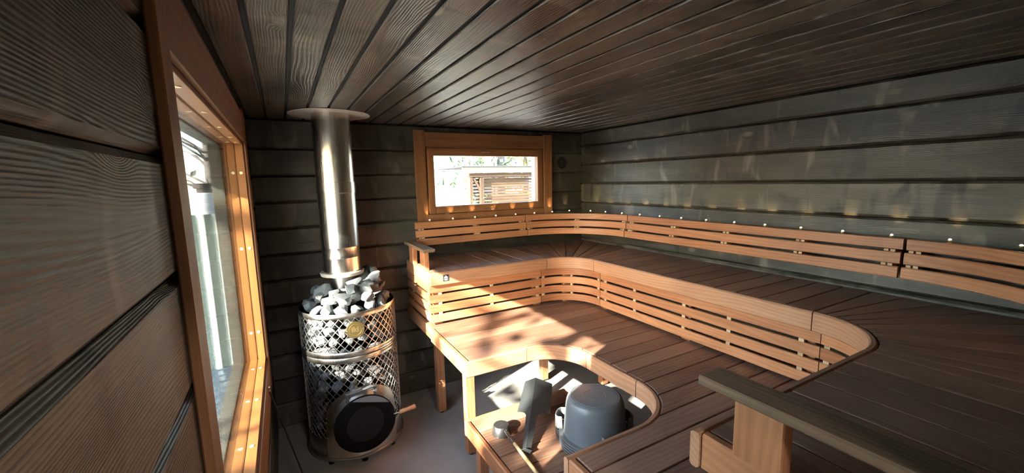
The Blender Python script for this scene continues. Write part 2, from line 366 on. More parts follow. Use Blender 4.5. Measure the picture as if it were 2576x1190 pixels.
def log_rows(start, pitch, z0=0.0, z1=ZC):
    s = [start+pitch*i for i in range(-14, 4)]
    s = [z for z in s if z0+0.03 < z < z1-0.03]
    e = [z0]+s+[z1]
    return list(zip(e[:-1], e[1:]))
TH = 0.06
def wall(name, back_boxes, rows, segs_fn, axis):
    b = MB()
    for bx in back_boxes: b.box(*bx, axis='x' if axis == 'x' else 'y', ch=0.0005)
    w = struct(b.build(name, M_BACK)); ROOT[w] = Vector((0, 0, 0))
    for z0, z1 in rows:
        for p0, p1 in segs_fn(z0, z1):
            zc = (z0+z1)/2
            for (za, zb) in ([(z0, z1)] if not isinstance(p0, tuple) or len(p0) == 2 else [(p0[2], p1[2])]):
                zc = (za+zb)/2
                MB().strip([(p0[0], p0[1], zc), (p1[0], p1[1], zc)], TH, zb-za-0.003, ch=0.0135).build('log', M_LOG, w)
    return w
# right wall
wall('wall_right', [(XR+TH-0.002, XR+0.14, YN-0.1, YB+0.1, -0.05, ZC+0.01)], log_rows(2.286, 0.199),
     lambda a, b: [((XR+TH/2, YN), (XR+TH/2, YB))], 'y')
# near wall with the doorway the photograph was taken from
DX0, DX1, DZ = XL+0.02, 0.78, 2.06
wall('wall_front', [(DX1, XR+0.05, YN-0.14, YN-TH+0.002, -0.05, ZC+0.01), (XL-0.1, DX1, YN-0.14, YN-TH+0.002, DZ, ZC+0.01), (XL-0.1, DX0, YN-0.14, YN-TH+0.002, -0.05, DZ)], log_rows(2.213, 0.2015),
     lambda a, b: [((DX1, YN-TH/2), (XR, YN-TH/2))] if b <= DZ else ([((XL, YN-TH/2), (XR, YN-TH/2))] if a >= DZ else [((DX1, YN-TH/2), (XR, YN-TH/2)), ((XL, YN-TH/2, DZ), (DX1, YN-TH/2, b))]), 'x')
# wash room behind the doorway, with an added fill light under its ceiling
wr = MB(); wy = YN-0.14
wr.box(-0.9, 2.2, wy-2.2, wy-2.1, 0, 2.43, 'x', 0.0005); wr.box(-1.0, -0.9, wy-2.2, wy, 0, 2.43, 'y', 0.0005); wr.box(2.2, 2.3, wy-2.2, wy, 0, 2.43, 'y', 0.0005)
wr.box(-1.0, 2.3, wy-2.2, wy, 2.43, 2.5, 'x', 0.0005); wr.box(-1.0, 2.3, wy-2.2, wy, -0.1, -0.001, 'x', 0.0005); wr.box(-0.9, XL-0.1, wy-0.02, wy, 0, 2.43, 'x', 0.0005)
struct(wr.build('wall_washroom', M_WASH))
# back wall with its window opening
def back_segs(a, b):
    y = YB+TH/2
    if b <= BZ0+0.001 or a >= BZ1-0.001: return [((XL, y), (XR, y))]
    out = [((XL, y), (BX0, y)), ((BX1, y), (XR, y))]
    if a < BZ0: out.append(((BX0, y, a), (BX1, y, BZ0)))
    if b > BZ1: out.append(((BX0, y, BZ1), (BX1, y, b)))
    return out
yb0, yb1 = YB+TH-0.002, YB+0.10
wall('wall_back', [(XL-0.1, BX0, yb0, yb1, -0.05, ZC+0.01), (BX1, XR+0.1, yb0, yb1, -0.05, ZC+0.01),
                   (BX0, BX1, yb0, yb1, -0.05, BZ0), (BX0, BX1, yb0, yb1, BZ1, ZC+0.01)],
     log_rows(2.213, 0.2015), back_segs, 'x')
# left wall with the big window opening
def left_segs(a, b):
    x = XL-TH/2
    if b <= WZ0-0.01 or a >= WZ1+0.011: return [((x, YN), (x, YB))]
    out = [((x, YN), (x, WY0-0.012)), ((x, WY1+0.012), (x, YB))]
    if a < WZ0-0.012: out.append(((x, WY0-0.012, a), (x, WY1+0.012, WZ0-0.012)))
    if b > WZ1+0.012: out.append(((x, WY0-0.012, WZ1+0.012), (x, WY1+0.012, b)))
    return out
xo = XL-TH+0.002
wall('wall_left', [(XLO, xo, YN-0.1, WY0-0.012, -0.4, ZC+0.12), (XLO, xo, WY1+0.012, YB+0.1, -0.4, ZC+0.12),
                   (XLO, xo, WY0-0.012, WY1+0.012, -0.4, WZ0-0.012), (XLO, xo, WY0-0.012, WY1+0.012, WZ1+0.012, ZC+0.12)],
     log_rows(1.995, 0.2215), left_segs, 'y')

# ------------------------------------------------------------------ big window (left wall)
win = struct_empty('window_1', (XL, 1.98, WZ0))
xf = -0.163; tc = (XL+xf)/2; wc = xf-XL-0.0005
MB().box(XL+0.0005, xf, WY0-0.086, WY0, 0.642, 2.386, 'z', 0.003).build('casing_board', M_CASE, win)
MB().box(XL+0.0005, xf, WY1+0.004, WY1+0.123, 0.642, 2.386, 'z', 0.003).build('casing_board', M_CASE, win)
MB().box(XL+0.0005, xf-0.002, WY0+0.001, WY1+0.003, WZ1+0.012, 2.364, 'y', 0.003).build('casing_board', M_CASE, win)
MB().box(XL+0.0005, xf-0.002, WY0+0.001, WY1+0.003, 0.642, WZ0-0.012, 'y', 0.003).build('casing_board', M_CASE, win)
# jamb boards (inside lining) and stop bead
XG = -0.219
def jambs(xa, xb, ins, mat, nm):
    MB().box(xa, xb, WY0-0.010, WY0+ins, WZ0, WZ1, 'z', 0.0015).build(nm, mat, win)
    MB().box(xa, xb, WY1-ins, WY1+0.010, WZ0, WZ1, 'z', 0.0015).build(nm, mat, win)
    MB().box(xa, xb, WY0-0.010, WY1+0.010, WZ1-ins, WZ1+0.010, 'y', 0.0015).build(nm, mat, win)
    MB().box(xa, xb, WY0-0.010, WY1+0.010, WZ0-0.010, WZ0+ins, 'y', 0.0015).build(nm, mat, win)
jambs(XG, XL+0.004, 0.006, M_JAMB, 'jamb')
jambs(-0.285, XG-0.0045, 0.010, M_JAMB, 'frame_rail')
jambs(XLO-0.012, -0.287, 0.016, M_LINE, 'outer_lining')
MB().box(XG-0.004, XG, WY0+0.001, WY1-0.001, WZ0+0.001, WZ1-0.001, 'y', 0.0005).build('glass_pane', M_GLASS, win)
MB().box(-0.258, -0.254, WY0+0.001, WY1-0.001, WZ0+0.001, WZ1-0.001, 'y', 0.0005).build('glass_pane', M_GLASS2, win)
for z in (2.017, 1.566, 1.038):
    MB().lathe([(0.0, 0), (0.0085, 0), (0.0085, 0.0025), (0.0, 0.003)], (-0.199, WY1-0.0055, z), (0, -1, 0), 14).build('dowel_plug', M_PLUG, win)
for y in (1.48, 1.92, 2.35, 2.77):
    MB().lathe([(0.0, 0), (0.0085, 0), (0.0085, 0.0025), (0.0, 0.003)], (-0.199, y, WZ0+0.0055), (0, 0, 1), 14).build('dowel_plug', M_PLUG, win)
for y in (1.3, 1.7, 2.1, 2.5, 2.78):
    MB().lathe([(0.0, 0), (0.0085, 0), (0.0085, 0.0025), (0.0, 0.003)], (-0.199, y, WZ1-0.0055), (0, 0, -1), 14).build('dowel_plug', M_PLUG, win)
# ------------------------------------------------------------------ back window
w2 = struct_empty('window_2', (1.76, YB, 1.6))
yc0 = YB-0.022
MB().box(1.035, 1.133, yc0, YB-0.0005, 1.545, 2.389, 'z', 0.003).build('casing_board', M_CASE, w2)
MB().box(2.377, 2.480, yc0, YB-0.0005, 1.545, 2.389, 'z', 0.003).build('casing_board', M_CASE, w2)
MB().box(1.134, 2.376, yc0+0.001, YB-0.0005, 2.253, 2.377, 'x', 0.003).build('casing_board', M_CASE, w2)
MB().box(1.134, 2.376, yc0+0.001, YB-0.0005, 1.545, 1.6485, 'x', 0.003).build('casing_board', M_CASE, w2)
for q in ((1.121, 1.1455, 1.632, 2.258, 'z'), (2.3695, 2.399, 1.632, 2.258, 'z'), (1.146, 2.369, 1.632, 1.6505, 'x'), (1.146, 2.369, 2.2385, 2.258, 'x')): MB().box(q[0], q[1], YB+0.004, YB+0.0465, q[2], q[3], q[4], 0.001).build('window_lining', M_CASE, w2)
# sash
ys0, ys1 = YB-0.014, YB+0.045
MB().box(1.147, 1.209, ys0, ys1, 1.652, 2.237, 'z', 0.003).build('sash_rail', M_CASE, w2)
MB().box(2.305, 2.368, ys0, ys1, 1.652, 2.237, 'z', 0.003).build('sash_rail', M_CASE, w2)
MB().box(1.2095, 2.3045, ys0, ys1, 2.171, 2.237, 'x', 0.003).build('sash_rail', M_CASE, w2)
MB().box(1.2095, 2.3045, ys0, ys1, 1.652, 1.717, 'x', 0.003).build('sash_rail', M_CASE, w2)
MB().box(1.205, 2.31, YB+0.016, YB+0.022, 1.712, 2.176, 'x', 0.0005).build('glass_pane', M_GLASS, w2)
yo0, yo1 = YB+0.047, YB+0.115
MB().box(1.12, 1.205, yo0, yo1, 1.64, 2.26, 'z', 0.002).build('outer_frame', M_WHITE, w2)
MB().box(2.309, 2.40, yo0, yo1, 1.64, 2.26, 'z', 0.002).build('outer_frame', M_WHITE, w2)
MB().box(1.2055, 2.3085, yo0, yo1, 2.18, 2.26, 'x', 0.002).build('outer_frame', M_WHITE, w2)
MB().box(1.2055, 2.3085, yo0, yo1, 1.64, 1.708, 'x', 0.002).build('outer_frame', M_WHITE, w2)
h = MB(); h.tube([(1.69, ys0, 1.676), (1.69, ys0-0.018, 1.676), (1.79, ys0-0.018, 1.676), (1.79, ys0, 1.676)], 0.004, 6); h.build('handle', M_STEELD, w2)
h = MB(); h.tube([(1.67, ys0, 2.208), (1.67, ys0-0.012, 2.208), (1.76, ys0-0.012, 2.208), (1.76, ys0, 2.208)], 0.004, 6); h.build('handle', M_STEELD, w2)
for x in (1.31, 2.22): MB().box(x-0.02, x+0.02, ys0-0.008, ys0+0.001, 1.641, 1.656, 'x', 0.002).build('hinge', M_STEELD, w2)
# ------------------------------------------------------------------ air vent on the back wall
v = thing('air_vent', 'round black air vent on the dark back wall right of the small window', 'vent', (2.617, YB, 2.108))
MB().lathe([(0.062, 0.0), (0.062, 0.006), (0.054, 0.012), (0.047, 0.006), (0.047, 0.002)], (2.617, YB, 2.108), (0, -1, 0), 32).build('vent_ring', M_LOG if False else M_BACK, v)
MB().lathe([(0.0, 0.018), (0.030, 0.016), (0.040, 0.009), (0.036, 0.003)], (2.617, YB, 2.108), (0, -1, 0), 32).build('vent_disc', M_BACK, v)

# ------------------------------------------------------------------ upper bench
ZU, ZL = 1.268, 0.855
UB = thing('upper_bench', 'upper U-shaped slatted sauna bench running round the back and right walls', 'bench', (2.2, 1.8, 0))
FT, FH, g = 0.028, 0.100, 0.002
Y1, X2, Y3 = 2.885, 2.215, 0.665          # front lines of the three wings
C1, R1 = (1.935, 2.605), 0.28
C2, R2 = (1.895, 0.985), 0.32
XE = 0.905
def fascia(pts, root, zt, mat=M_FASC, name='fascia', h_=FH):
    MB().strip(pts, FT, h_, ch=0.007, smooth=len(pts) > 2).build(name, mat, root)
zf = ZU-FH/2
fascia([(XE, Y1+FT/2, zf), (C1[0]-g, Y1+FT/2, zf)], UB, ZU)
fascia(arc(*C1, R1+FT/2, 89.4, 0.6, 16, zf), UB, ZU)
fascia([(X2+FT/2, C1[1]-g, zf), (X2+FT/2, C2[1]+g, zf)], UB, ZU)
fascia(arc(*C2, R2+FT/2, -0.6, -89.4, 16, zf), UB, ZU)
fascia([(C2[0]-g, Y3-FT/2, zf), (XE-0.003, Y3-FT/2, zf)], UB, ZU)
YW, XW, YWN = 3.588, 2.864, -0.045          # where boards end at the walls
# end boards
MB().box(XE, XE+FT, Y1+FT+0.002, 3.545, ZU-FH, ZU, 'y', 0.005).build('end_board', M_FACE, UB)
MB().box(XE+0.003, XE+FT+0.003, YWN, Y3-FT-0.003, ZU-FH, ZU, 'y', 0.005).build('end_board', M_FACE, UB)
BT = 0.026; bg_ = 0.0055; PB = 0.1325
yf1 = Y1+FT+0.004; yf3 = Y3-FT-0.004; xf2 = X2+FT+0.004
x = XE+FT+0.004
xs = []
while x+PB < C1[0]+0.02: xs.append(x); x += PB
xs.append(C1[0]+0.0)
for a, b in zip(xs[:-1], xs[1:]):
    if b-a < 0.03: continue
    MB().box(a, b-bg_, yf1, YW, ZU-BT, ZU, 'y', 0.003).build('board', M_TOP, UB)
y = C2[1]; ys = []
nb = round((C1[1]-C2[1])/PB); pb = (C1[1]-C2[1])/nb
for i in range(nb):
    MB().box(xf2, XW, C2[1]+pb*i+bg_/2, C2[1]+pb*(i+1)-bg_/2, ZU-BT, ZU, 'x', 0.003).build('board', M_TOP, UB)
x = XE+FT+0.007; xs = []
while x < C2[0]-0.03: xs.append(x); x += PB
xs.append(C2[0])
for a, b in zip(xs[:-1], xs[1:]):
    MB().box(a, b-bg_, YWN, yf3, ZU-BT, ZU, 'y', 0.003).build('board', M_TOP, UB)
def fan(C, Rin, a0, a1, n, xw, yw, root, mat):
    """tapered boards fanning round an inside corner out to the walls x=xw, y=yw"""
    def hit(p, d):
        ts = []
        if d.x > 1e-6: ts.append((xw-p.x)/d.x)
        if abs(d.y) > 1e-6 and (yw-p.y)/d.y > 0: ts.append((yw-p.y)/d.y)
        return p+d*min(ts)
    for i in range(n):
        t0, t1 = radians(a0+(a1-a0)*i/n), radians(a0+(a1-a0)*(i+1)/n)
        d0, d1 = Vector((cos(t0), sin(t0))), Vector((cos(t1), sin(t1)))
        sgn = 1 if a1 > a0 else -1
        n0, n1 = Vector((-d0.y, d0.x))*sgn, Vector((-d1.y, d1.x))*sgn
        c = Vector(C)
        p0 = c+n0*bg_/2; p1 = c-n1*bg_/2
        i0 = p0+d0*Rin; i1 = p1+d1*Rin; im = c+((d0+d1).normalized())*Rin
        o0 = hit(p0, d0); o1 = hit(p1, d1)
        P = [i0, o0]
        if abs(o0.x-xw) > 1e-4 and abs(o1.x-xw) < 1e-4 or abs(o1.x-xw) > 1e-4 and abs(o0.x-xw) < 1e-4: P.append(Vector((xw, yw)))
        P += [o1, i1, im]
        if sgn < 0: P = P[::-1]
        ang = (t0+t1)/2
        MB().poly(P, ZU-BT, ZU, 0.003, ang).build('board', mat, root)
fan(C1, R1+FT+0.004, 0, 90, 10, XW, YW, UB, M_TOP)
fan(C2, R2+FT+0.004, 0, -90, 11, XW, YWN, UB, M_TOP)
# carrier joists under the boards
jz0, jz1 = ZU-BT-0.072, ZU-BT-0.002
for yy in (3.0, 3.5): MB().box(XE+0.04, 2.75, yy, yy+0.04, jz0, jz1, 'x', 0.003).build('joist', M_FACE, UB)
for xx in (2.33, 2.79): MB().box(xx, xx+0.04, 0.2, 2.98, jz0, jz1, 'y', 0.003).build('joist', M_FACE, UB)
for yy in (0.02, 0.55): MB().box(XE+0.04, 2.3, yy, yy+0.04, jz0, jz1, 'x', 0.003).build('joist', M_FACE, UB)
# posts that stand on the lower bench behind the slat panels
SP = 0.024
for (px, py) in ((0.97, Y1+0.085), (1.87, Y1+0.085), (2.16, Y1+0.03)): MB().box(px-0.035, px+0.035, py-0.022, py+0.022, ZL+0.0005, jz0, 'z', 0.003).build('post', M_FACE, UB)
for (px, py) in ((X2+0.085, 2.55), (X2+0.085, 1.745), (X2+0.085, 1.02)): MB().box(px-0.022, px+0.022, py-0.035, py+0.035, ZL+0.0005, jz0, 'z', 0.003).build('post', M_FACE, UB)
for (px, py) in ((1.85, Y3-0.085), (1.0, Y3-0.085)): MB().box(px-0.035, px+0.035, py-0.022, py+0.022, ZL+0.0005, jz0, 'z', 0.003).build('post', M_FACE, UB)
# arm rests
def armrest(y0, y1, posts):
    r = MB().box(0.872, 0.962, y0, y1, 1.420, 1.445, 'y', 0.004).build('armrest', M_ARM, UB)
    for a, b in posts: MB().box(0.9, 0.938, a, b, ZU+0.0005, 1.4195, 'z', 0.003).build('armrest_post', M_FACE, r)
armrest(2.925, 3.47, ((3.005, 3.12), (3.32, 3.43)))
armrest(0.0, 0.626, ((0.435, 0.548), (0.03, 0.14)))
# small metal maker's plate on the fascia
px0, px1, pz0, pz1 = 1.0, 1.045, 1.198, 1.246
pl = MB().box(px0, px1, Y1-0.0025, Y1+0.0005, pz0, pz1, 'x', 0.0008).build('maker_plate', M_PLATE, UB)
pr = MB(); yq = Y1-0.0031
pcx = (px0+px1)/2
def flat(P): pr.quads([(a, yq, b) for a, b in P]+[(a, yq+0.0006, b) for a, b in P], [tuple(range(len(P))), tuple(range(2*len(P)-1, len(P)-1, -1))]+[(i, i+len(P), (i+1) % len(P)+len(P), (i+1) % len(P)) for i in range(len(P))])
flat([(pcx-0.015, 1.226), (pcx, 1.241), (pcx+0.015, 1.226), (pcx+0.011, 1.224), (pcx+0.011, 1.219), (pcx+0.005, 1.219), (pcx, 1.226), (pcx-0.005, 1.219), (pcx-0.011, 1.219), (pcx-0.011, 1.224)])
for zz, hw in ((1.211, 0.016), (1.204, 0.010)):
    flat([(pcx-hw, zz), (pcx+hw, zz), (pcx+hw, zz+0.003), (pcx-hw, zz+0.003)])
pr.build('print', M_PRINT, pl)

# ------------------------------------------------------------------ slat panels below the upper bench
SH, SPI, SZ0 = 0.060, 0.0765, 0.8775
RC = 0.030                                   # recess behind the fascia front
def skirt(name, label, path, spots, nslat=4, extra=None):
    c = path[len(path)//2]
    r = thing(name, label, 'slat panel', (c[0], c[1], SZ0), 'slat panels under the upper bench')
    for i in range(nslat):
        z = SZ0+SPI*i+SH/2
        MB().strip([(p[0], p[1], z) for p in path], 0.018, SH, ch=0.003, smooth=len(path) > 2).build('slat', M_FACE, r)
    for (sx, sy, ax) in spots:
        for i in range(nslat-1):
            z0 = SZ0+SPI*i+SH; w_, d_ = (0.026, 0.014) if ax == 'x' else (0.014, 0.026)
            MB().box(sx-w_/2, sx+w_/2, sy-d_/2, sy+d_/2, z0, z0+SPI-SH, 'z', 0.001).build('spacer', M_PALE, r)
    return r
ysk = Y1+RC+0.009; xsk = X2+RC+0.009; ysk3 = Y3-RC-0.009
skirt('slat_panel', 'four straight reddish slats under the back upper bench, left of its curved corner', [(XE-0.005, ysk), (C1[0]-0.045, ysk)],
      [(0.985, ysk+0.001, 'x'), (1.42, ysk+0.001, 'x'), (1.86, ysk+0.001, 'x')])
c1p = [(C1[0]-0.041, ysk)]+[(p.x, p.y) for p in arc(*C1, R1+RC+0.009, 90, 0, 14, 0)]+[(xsk, C1[1]-0.045)]
skirt('slat_panel', 'four curved slats bending round the far inside corner under the upper bench', c1p,
      [(C1[0]-0.015, ysk+0.001, 'x'), (C1[0]+0.222, C1[1]+0.222, 'y'), (xsk+0.001, C1[1]-0.02, 'y')])
skirt('slat_panel', 'four long straight slats under the right-hand upper bench', [(xsk, C1[1]-0.049), (xsk, C2[1]-0.03)],
      [(xsk+0.001, yy, 'y') for yy in (2.50, 2.18, 1.745, 1.43, 1.04)])
c2p = [(xsk, C2[1]-0.036)]+[(p.x, p.y) for p in arc(*C2, R2+RC+0.009, -8, -90, 14, 0)]
skirt('slat_panel', 'four curved slats round the near corner, mostly hidden by the dark bench edge', c2p,
      [(xsk+0.0005, C2[1]-0.06, 'y'), (C2[0]+0.25, C2[1]-0.257, 'y')])
skirt('slat_panel', 'four slats closing the left end of the back upper bench beside the stove', [(XE+0.009, 3.55), (XE+0.009, ysk+0.012)],
      [(XE+0.010, 3.4, 'y'), (XE+0.010, 2.98, 'y')])

# ------------------------------------------------------------------ lower bench
LB = thing('lower_bench', 'lower U-shaped bench with long boards and a sunlit curved front edge', 'bench', (1.9, 1.8, 0))
LY1, LX2, LY3 = 2.190, 1.575, 1.215
D1, S1 = (1.305, 1.92), 0.27
D2, S2 = (1.285, 1.505), 0.29
LE = 0.879
zl = ZL-FH/2
fascia([(LE, LY1+FT/2, zl), (D1[0]-g, LY1+FT/2, zl)], LB, ZL)
fascia(arc(*D1, S1+FT/2, 89.4, 0.6, 16, zl), LB, ZL)
fascia([(LX2+FT/2, D1[1]-g, zl), (LX2+FT/2, D2[1]+g, zl)], LB, ZL)
fascia(arc(*D2, S2+FT/2, -0.6, -89.4, 16, zl), LB, ZL)
fascia([(D2[0]-g, LY3-FT/2, zl), (LE+0.006, LY3-FT/2, zl)], LB, ZL)
MB().box(LE, LE+FT, LY1+FT+0.002, 2.868, ZL-FH, ZL, 'y', 0.005).build('end_board', M_FACE, LB)
MB().box(LE+0.012, LE+FT+0.012, 2.872, 3.56, ZL-FH, ZL-0.002, 'y', 0.004).build('end_board', M_FACE, LB)
MB().box(LE+0.008, LE+FT+0.008, YWN, LY3-FT-0.003, ZL-FH, ZL, 'y', 0.005).build('end_board', M_FACE, LB)
xe = LE+FT+0.006; XRR = 2.47
rows = [(2.760, 2.868), (2.632, 2.760), (2.504, 2.632), (2.375, 2.504), (2.222, 2.375)]
rows += [(2.8725, 2.996), (2.996, 3.12)]
for a, b in rows: MB().box(xe, XRR, a+bg_/2, b-bg_/2, ZL-BT, ZL, 'x', 0.003).build('board', M_TOP, LB)
def xl(y):
    """left limit of the boards beside the curved opening"""
    if y > D1[1]: return D1[0]+sqrt(max(0, (S1+FT+0.004)**2-(y-D1[1])**2))
    if y < D2[1]: return D2[0]+sqrt(max(0, (S2+FT+0.004)**2-(y-D2[1])**2))
    return LX2+FT+0.004
ye = 2.216; step = 0.129; edges = [2.219, 2.117, 1.988, 1.859, 1.730, 1.601, 1.472, 1.343, 1.2145]
for b, a in zip(edges[:-1], edges[1:]):
    a += bg_/2; b -= bg_/2; n = 7
    left = [(xl(b+(a-b)*i/n), b+(a-b)*i/n) for i in range(n+1)]
    MB().poly(left+[(XRR, a), (XRR, b)], ZL-BT, ZL, 0.003, 0.0).build('board', M_TOP, LB)
xq = D2[0]
P = [(xe+0.01, 1.0855+bg_/2), (XRR, 1.0855+bg_/2), (XRR, 1.2115), (xl(1.2115) if 1.2115 > D2[1]-S2 else xq, 1.2115)]
yy = LY3-FT-0.004
curve = [(xl(yv), yv) for yv in (1.2115, 1.203, 1.195, 1.189)]
P = [(xe+0.01, 1.0855+bg_/2), (XRR, 1.0855+bg_/2), (XRR, 1.2115)]+curve+[(D2[0]-0.002, yy), (xe+0.01, yy)]
MB().poly(P, ZL-BT, ZL, 0.003, 0.0).build('board', M_TOP, LB)
y = 1.0855
while y > 0.08:
    MB().box(xe+0.01, XRR, y-step+bg_/2, y-bg_/2, ZL-BT, ZL, 'x', 0.003).build('board', M_TOP, LB); y -= step
for (px, py) in ((1.03, 2.535), (1.03, 3.16), (2.075, 3.17), (2.505, 2.805), (2.115, 0.3), (1.03, 0.3)):
    lg = MB().box(px-0.033, px+0.033, py-0.033, py+0.033, 0.022, ZL-BT-0.002, 'z', 0.003).build('leg', M_FACE, LB)
    MB().lathe([(0.016, 0.0), (0.02, 0.004), (0.02, 0.012), (0.012, 0.022)], (px, py, 0), seg=12).build('leg_foot', M_RUB, lg)

# ------------------------------------------------------------------ low step
LS = thing('step_stool', 'low wooden step inside the curve of the lower bench with basins on top', 'step', (1.27, 1.75, 0))
ZS = 0.442; SX0, SX1, SY0, SY1 = 0.886, 1.655, 1.12, 2.275
MB().box(SX0, SX0+FT, SY0, SY1-FT-0.002, ZS-FH, ZS, 'y', 0.006).build('end_board', M_FACE, LS)
MB().box(SX1-FT, SX1, SY0, SY1-FT-0.002, ZS-FH, ZS, 'y', 0.006).build('end_board', M_FACE, LS)
MB().box(SX0, SX1, SY1-FT, SY1, ZS-FH, ZS, 'x', 0.006).build('fascia', M_FACE, LS)
y = SY1-FT-0.004
for i in range(8):
    MB().box(SX0+FT+0.006, SX1-FT-0.006, y-0.1325+bg_/2, y-bg_/2, ZS-BT, ZS, 'x', 0.003).build('board', M_TOP, LS); y -= 0.1325
for px in (SX0+0.066, SX1-0.066):
    for py in (2.16, 1.25):
        lg = MB().box(px-0.03, px+0.03, py-0.03, py+0.03, 0.02, ZS-BT-0.001, 'z', 0.003).build('leg', M_FACE, LS)
        MB().lathe([(0.016, 0.0), (0.02, 0.004), (0.02, 0.012), (0.012, 0.02)], (px, py, 0), seg=12).build('leg_foot', M_RUB, lg)

# ------------------------------------------------------------------ backrests
def backrest(label, path_fn, spots):
    """path_fn(off) gives the front line of a slat shifted towards the wall by off"""
    p0 = path_fn(0.0); c = p0[len(p0)//2]
    r = thing('backrest', label, 'backrest', (c[0], c[1], 1.39), 'slatted backrests above the upper bench')
    for i, (za, zb) in enumerate(((1.391, 1.451), (1.463, 1.524), (1.535, 1.593))):
        pts = [(p[0], p[1], (za+zb)/2) for p in path_fn(0.020*i)]
        MB().strip(pts, 0.022, zb-za, ch=0.004, smooth=len(pts) > 2).build('slat', M_FACE, r)
    for i, (za, zb) in enumerate(((1.451, 1.463), (1.524, 1.535))):
        for (sx, sy, ux, uy) in spots:
            o = 0.020*i+0.012
            for s_ in (-0.014, 0.014):
                cx, cy = sx+ux*o+(-uy)*s_, sy+uy*o+ux*s_
                w_, d_ = (0.020, 0.02) if abs(uy) > abs(ux) else (0.02, 0.020)
                MB().box(cx-w_/2, cx+w_/2, cy-d_/2, cy+d_/2, za, zb, 'z', 0.001).build('spacer', M_PALE, r)
    # bracket bars back to the wall
    for (sx, sy, ux, uy) in spots:
        MB().strip([(sx+ux*0.036, sy+uy*0.036, 1.395), (sx+ux*0.072, sy+uy*0.072, 1.585)], 0.05, 0.018, up=(ux, uy, 0), ch=0.002).build('batten', M_FACE, r)
        MB().strip([(sx+ux*0.075, sy+uy*0.075, 1.50), (sx+ux*0.135, sy+uy*0.135, 1.50)], 0.04, 0.03, ch=0.002).build('wall_bracket', M_FACE, r)
RB = 0.70
yb_, xb_ = 3.461, 2.751
backrest('straight slatted backrest under the small window on the back wall', lambda o: [(0.981, yb_+o), (2.088, yb_+o)],
         [(1.03, yb_, 0, 1), (1.56, yb_, 0, 1), (2.05, yb_, 0, 1)])
backrest('curved slatted backrest in the far right corner', lambda o: [(p.x, p.y) for p in arc(2.094, 2.804, xb_-2.094+o, 90, 0, 22, 0)],
         [(2.13, yb_, 0, 1), (2.094+0.657*0.7071, 2.804+0.657*0.7071, 0.7071, 0.7071), (xb_, 2.84, 1, 0)])
backrest('long straight slatted backrest along the right wall', lambda o: [(xb_+o, 2.794), (xb_+o, 0.850)],
         [(xb_, yy, 1, 0) for yy in (2.74, 2.28, 1.82, 1.33, 0.90)])
backrest('curved slatted backrest at the right edge of the picture', lambda o: [(p.x, p.y) for p in arc(2.03, 0.836, xb_-2.03+o, 0, -90, 22, 0)],
         [(xb_, 0.80, 1, 0), (2.03+0.721*0.7071, 0.836-0.721*0.7071, 0.7071, -0.7071), (2.08, 0.115, 0, -1)])

# ------------------------------------------------------------------ LED spots along the top of the backrests
ordn = ['first', 'second', 'third', 'fourth', 'fifth', 'sixth', 'seventh', 'eighth', 'ninth', 'tenth', 'eleventh', 'twelfth', 'thirteenth']
led_back = [(1.124+0.2195*i, 3.528) for i in range(8)]
led_right = [(2.796, 3.345), (2.812, 3.135)]+[(2.812, yv) for yv in (2.905, 2.68, 2.455, 2.235, 2.01, 1.785, 1.57, 1.35, 1.13, 0.91, 0.69, 0.468)]
ordn.append('fourteenth')
lens_me = stem_me = None
def led(x, y, label, nx, ny):
    global lens_me, stem_me
    r = thing('led_spotlight', label, 'light', (x, y, 1.593), 'small LED spots on the backrests')
    if stem_me is None:
        a = MB().lathe([(0.008, 0.0), (0.009, 0.002), (0.009, 0.009), (0.006, 0.011)], (x, y, 1.593), seg=12).build('housing', M_BRASS, r)
        b = MB().lathe([(0.006, 0.011), (0.0055, 0.014), (0.003, 0.0165), (0.0, 0.017)], (x, y, 1.593), seg=12).build('lens', M_LED, r)
        stem_me, lens_me = a.data, b.data
    else:
        for nm, me in (('housing', stem_me), ('lens', lens_me)):
            o = bpy.data.objects.new(nm, me); o.parent = r; COL.objects.link(o)
    ld = bpy.data.lights.new('led_beam', 'SPOT'); ld.energy = 0.36; ld.color = (1.0, 0.72, 0.36); ld.spot_size = radians(42); ld.spot_blend = 0.9; ld.shadow_soft_size = 0.004
    lo = bpy.data.objects.new('led_beam', ld); COL.objects.link(lo); lo.parent = r; lo.location = (0, 0, 0.019)
    lo.rotation_euler = Vector((nx*0.7, ny*0.7, 1)).to_track_quat('-Z', 'Y').to_euler()
for i, (x, y) in enumerate(led_back): led(x, y, '%s tiny LED spot from the left on top of the back-wall backrests' % ordn[i], 0, 1)
for i, (x, y) in enumerate(led_right): led(x, y, '%s tiny LED spot from the far corner along the right-wall backrests' % ordn[i], 1, 0)

# ------------------------------------------------------------------ stove
SXc, SYc = 0.355, 3.15
ST = thing('sauna_stove', 'round steel mesh sauna stove with a black door, standing before the back wall', 'stove', (SXc, SYc, 0))
SC3 = (SXc, SYc, 0)
RM = 0.326
MB().lathe([(0.0, 0.045), (0.338, 0.045), (0.340, 0.050), (0.340, 0.062), (0.336, 0.066), (0.325, 0.068), (0.0, 0.068)], SC3, seg=64).build('base_plate', M_STEELD, ST)
for a in (-90, 0, 180, 90, -45, 225):
    MB().lathe([(0.014, 0.0), (0.02, 0.003), (0.02, 0.012), (0.009, 0.014), (0.009, 0.045)], (SXc+0.295*cos(radians(a)), SYc+0.295*sin(radians(a)), 0), seg=12).build('foot', M_BLACK, ST)
def band(z0, z1, r, mat=M_STEEL, name='band'):
    MB().lathe([(r-0.004, z0), (r+0.001, z0), (r+0.003, z0+0.004), (r+0.003, z1-0.004), (r+0.001, z1), (r-0.004, z1), (r-0.004, z0)], SC3, seg=72).build(name, mat, ST)
band(1.052, 1.088, RM); band(0.786, 0.822, RM); band(0.745, 0.782, RM); band(0.068, 0.200, RM-0.003, M_STEELD, 'skirt')
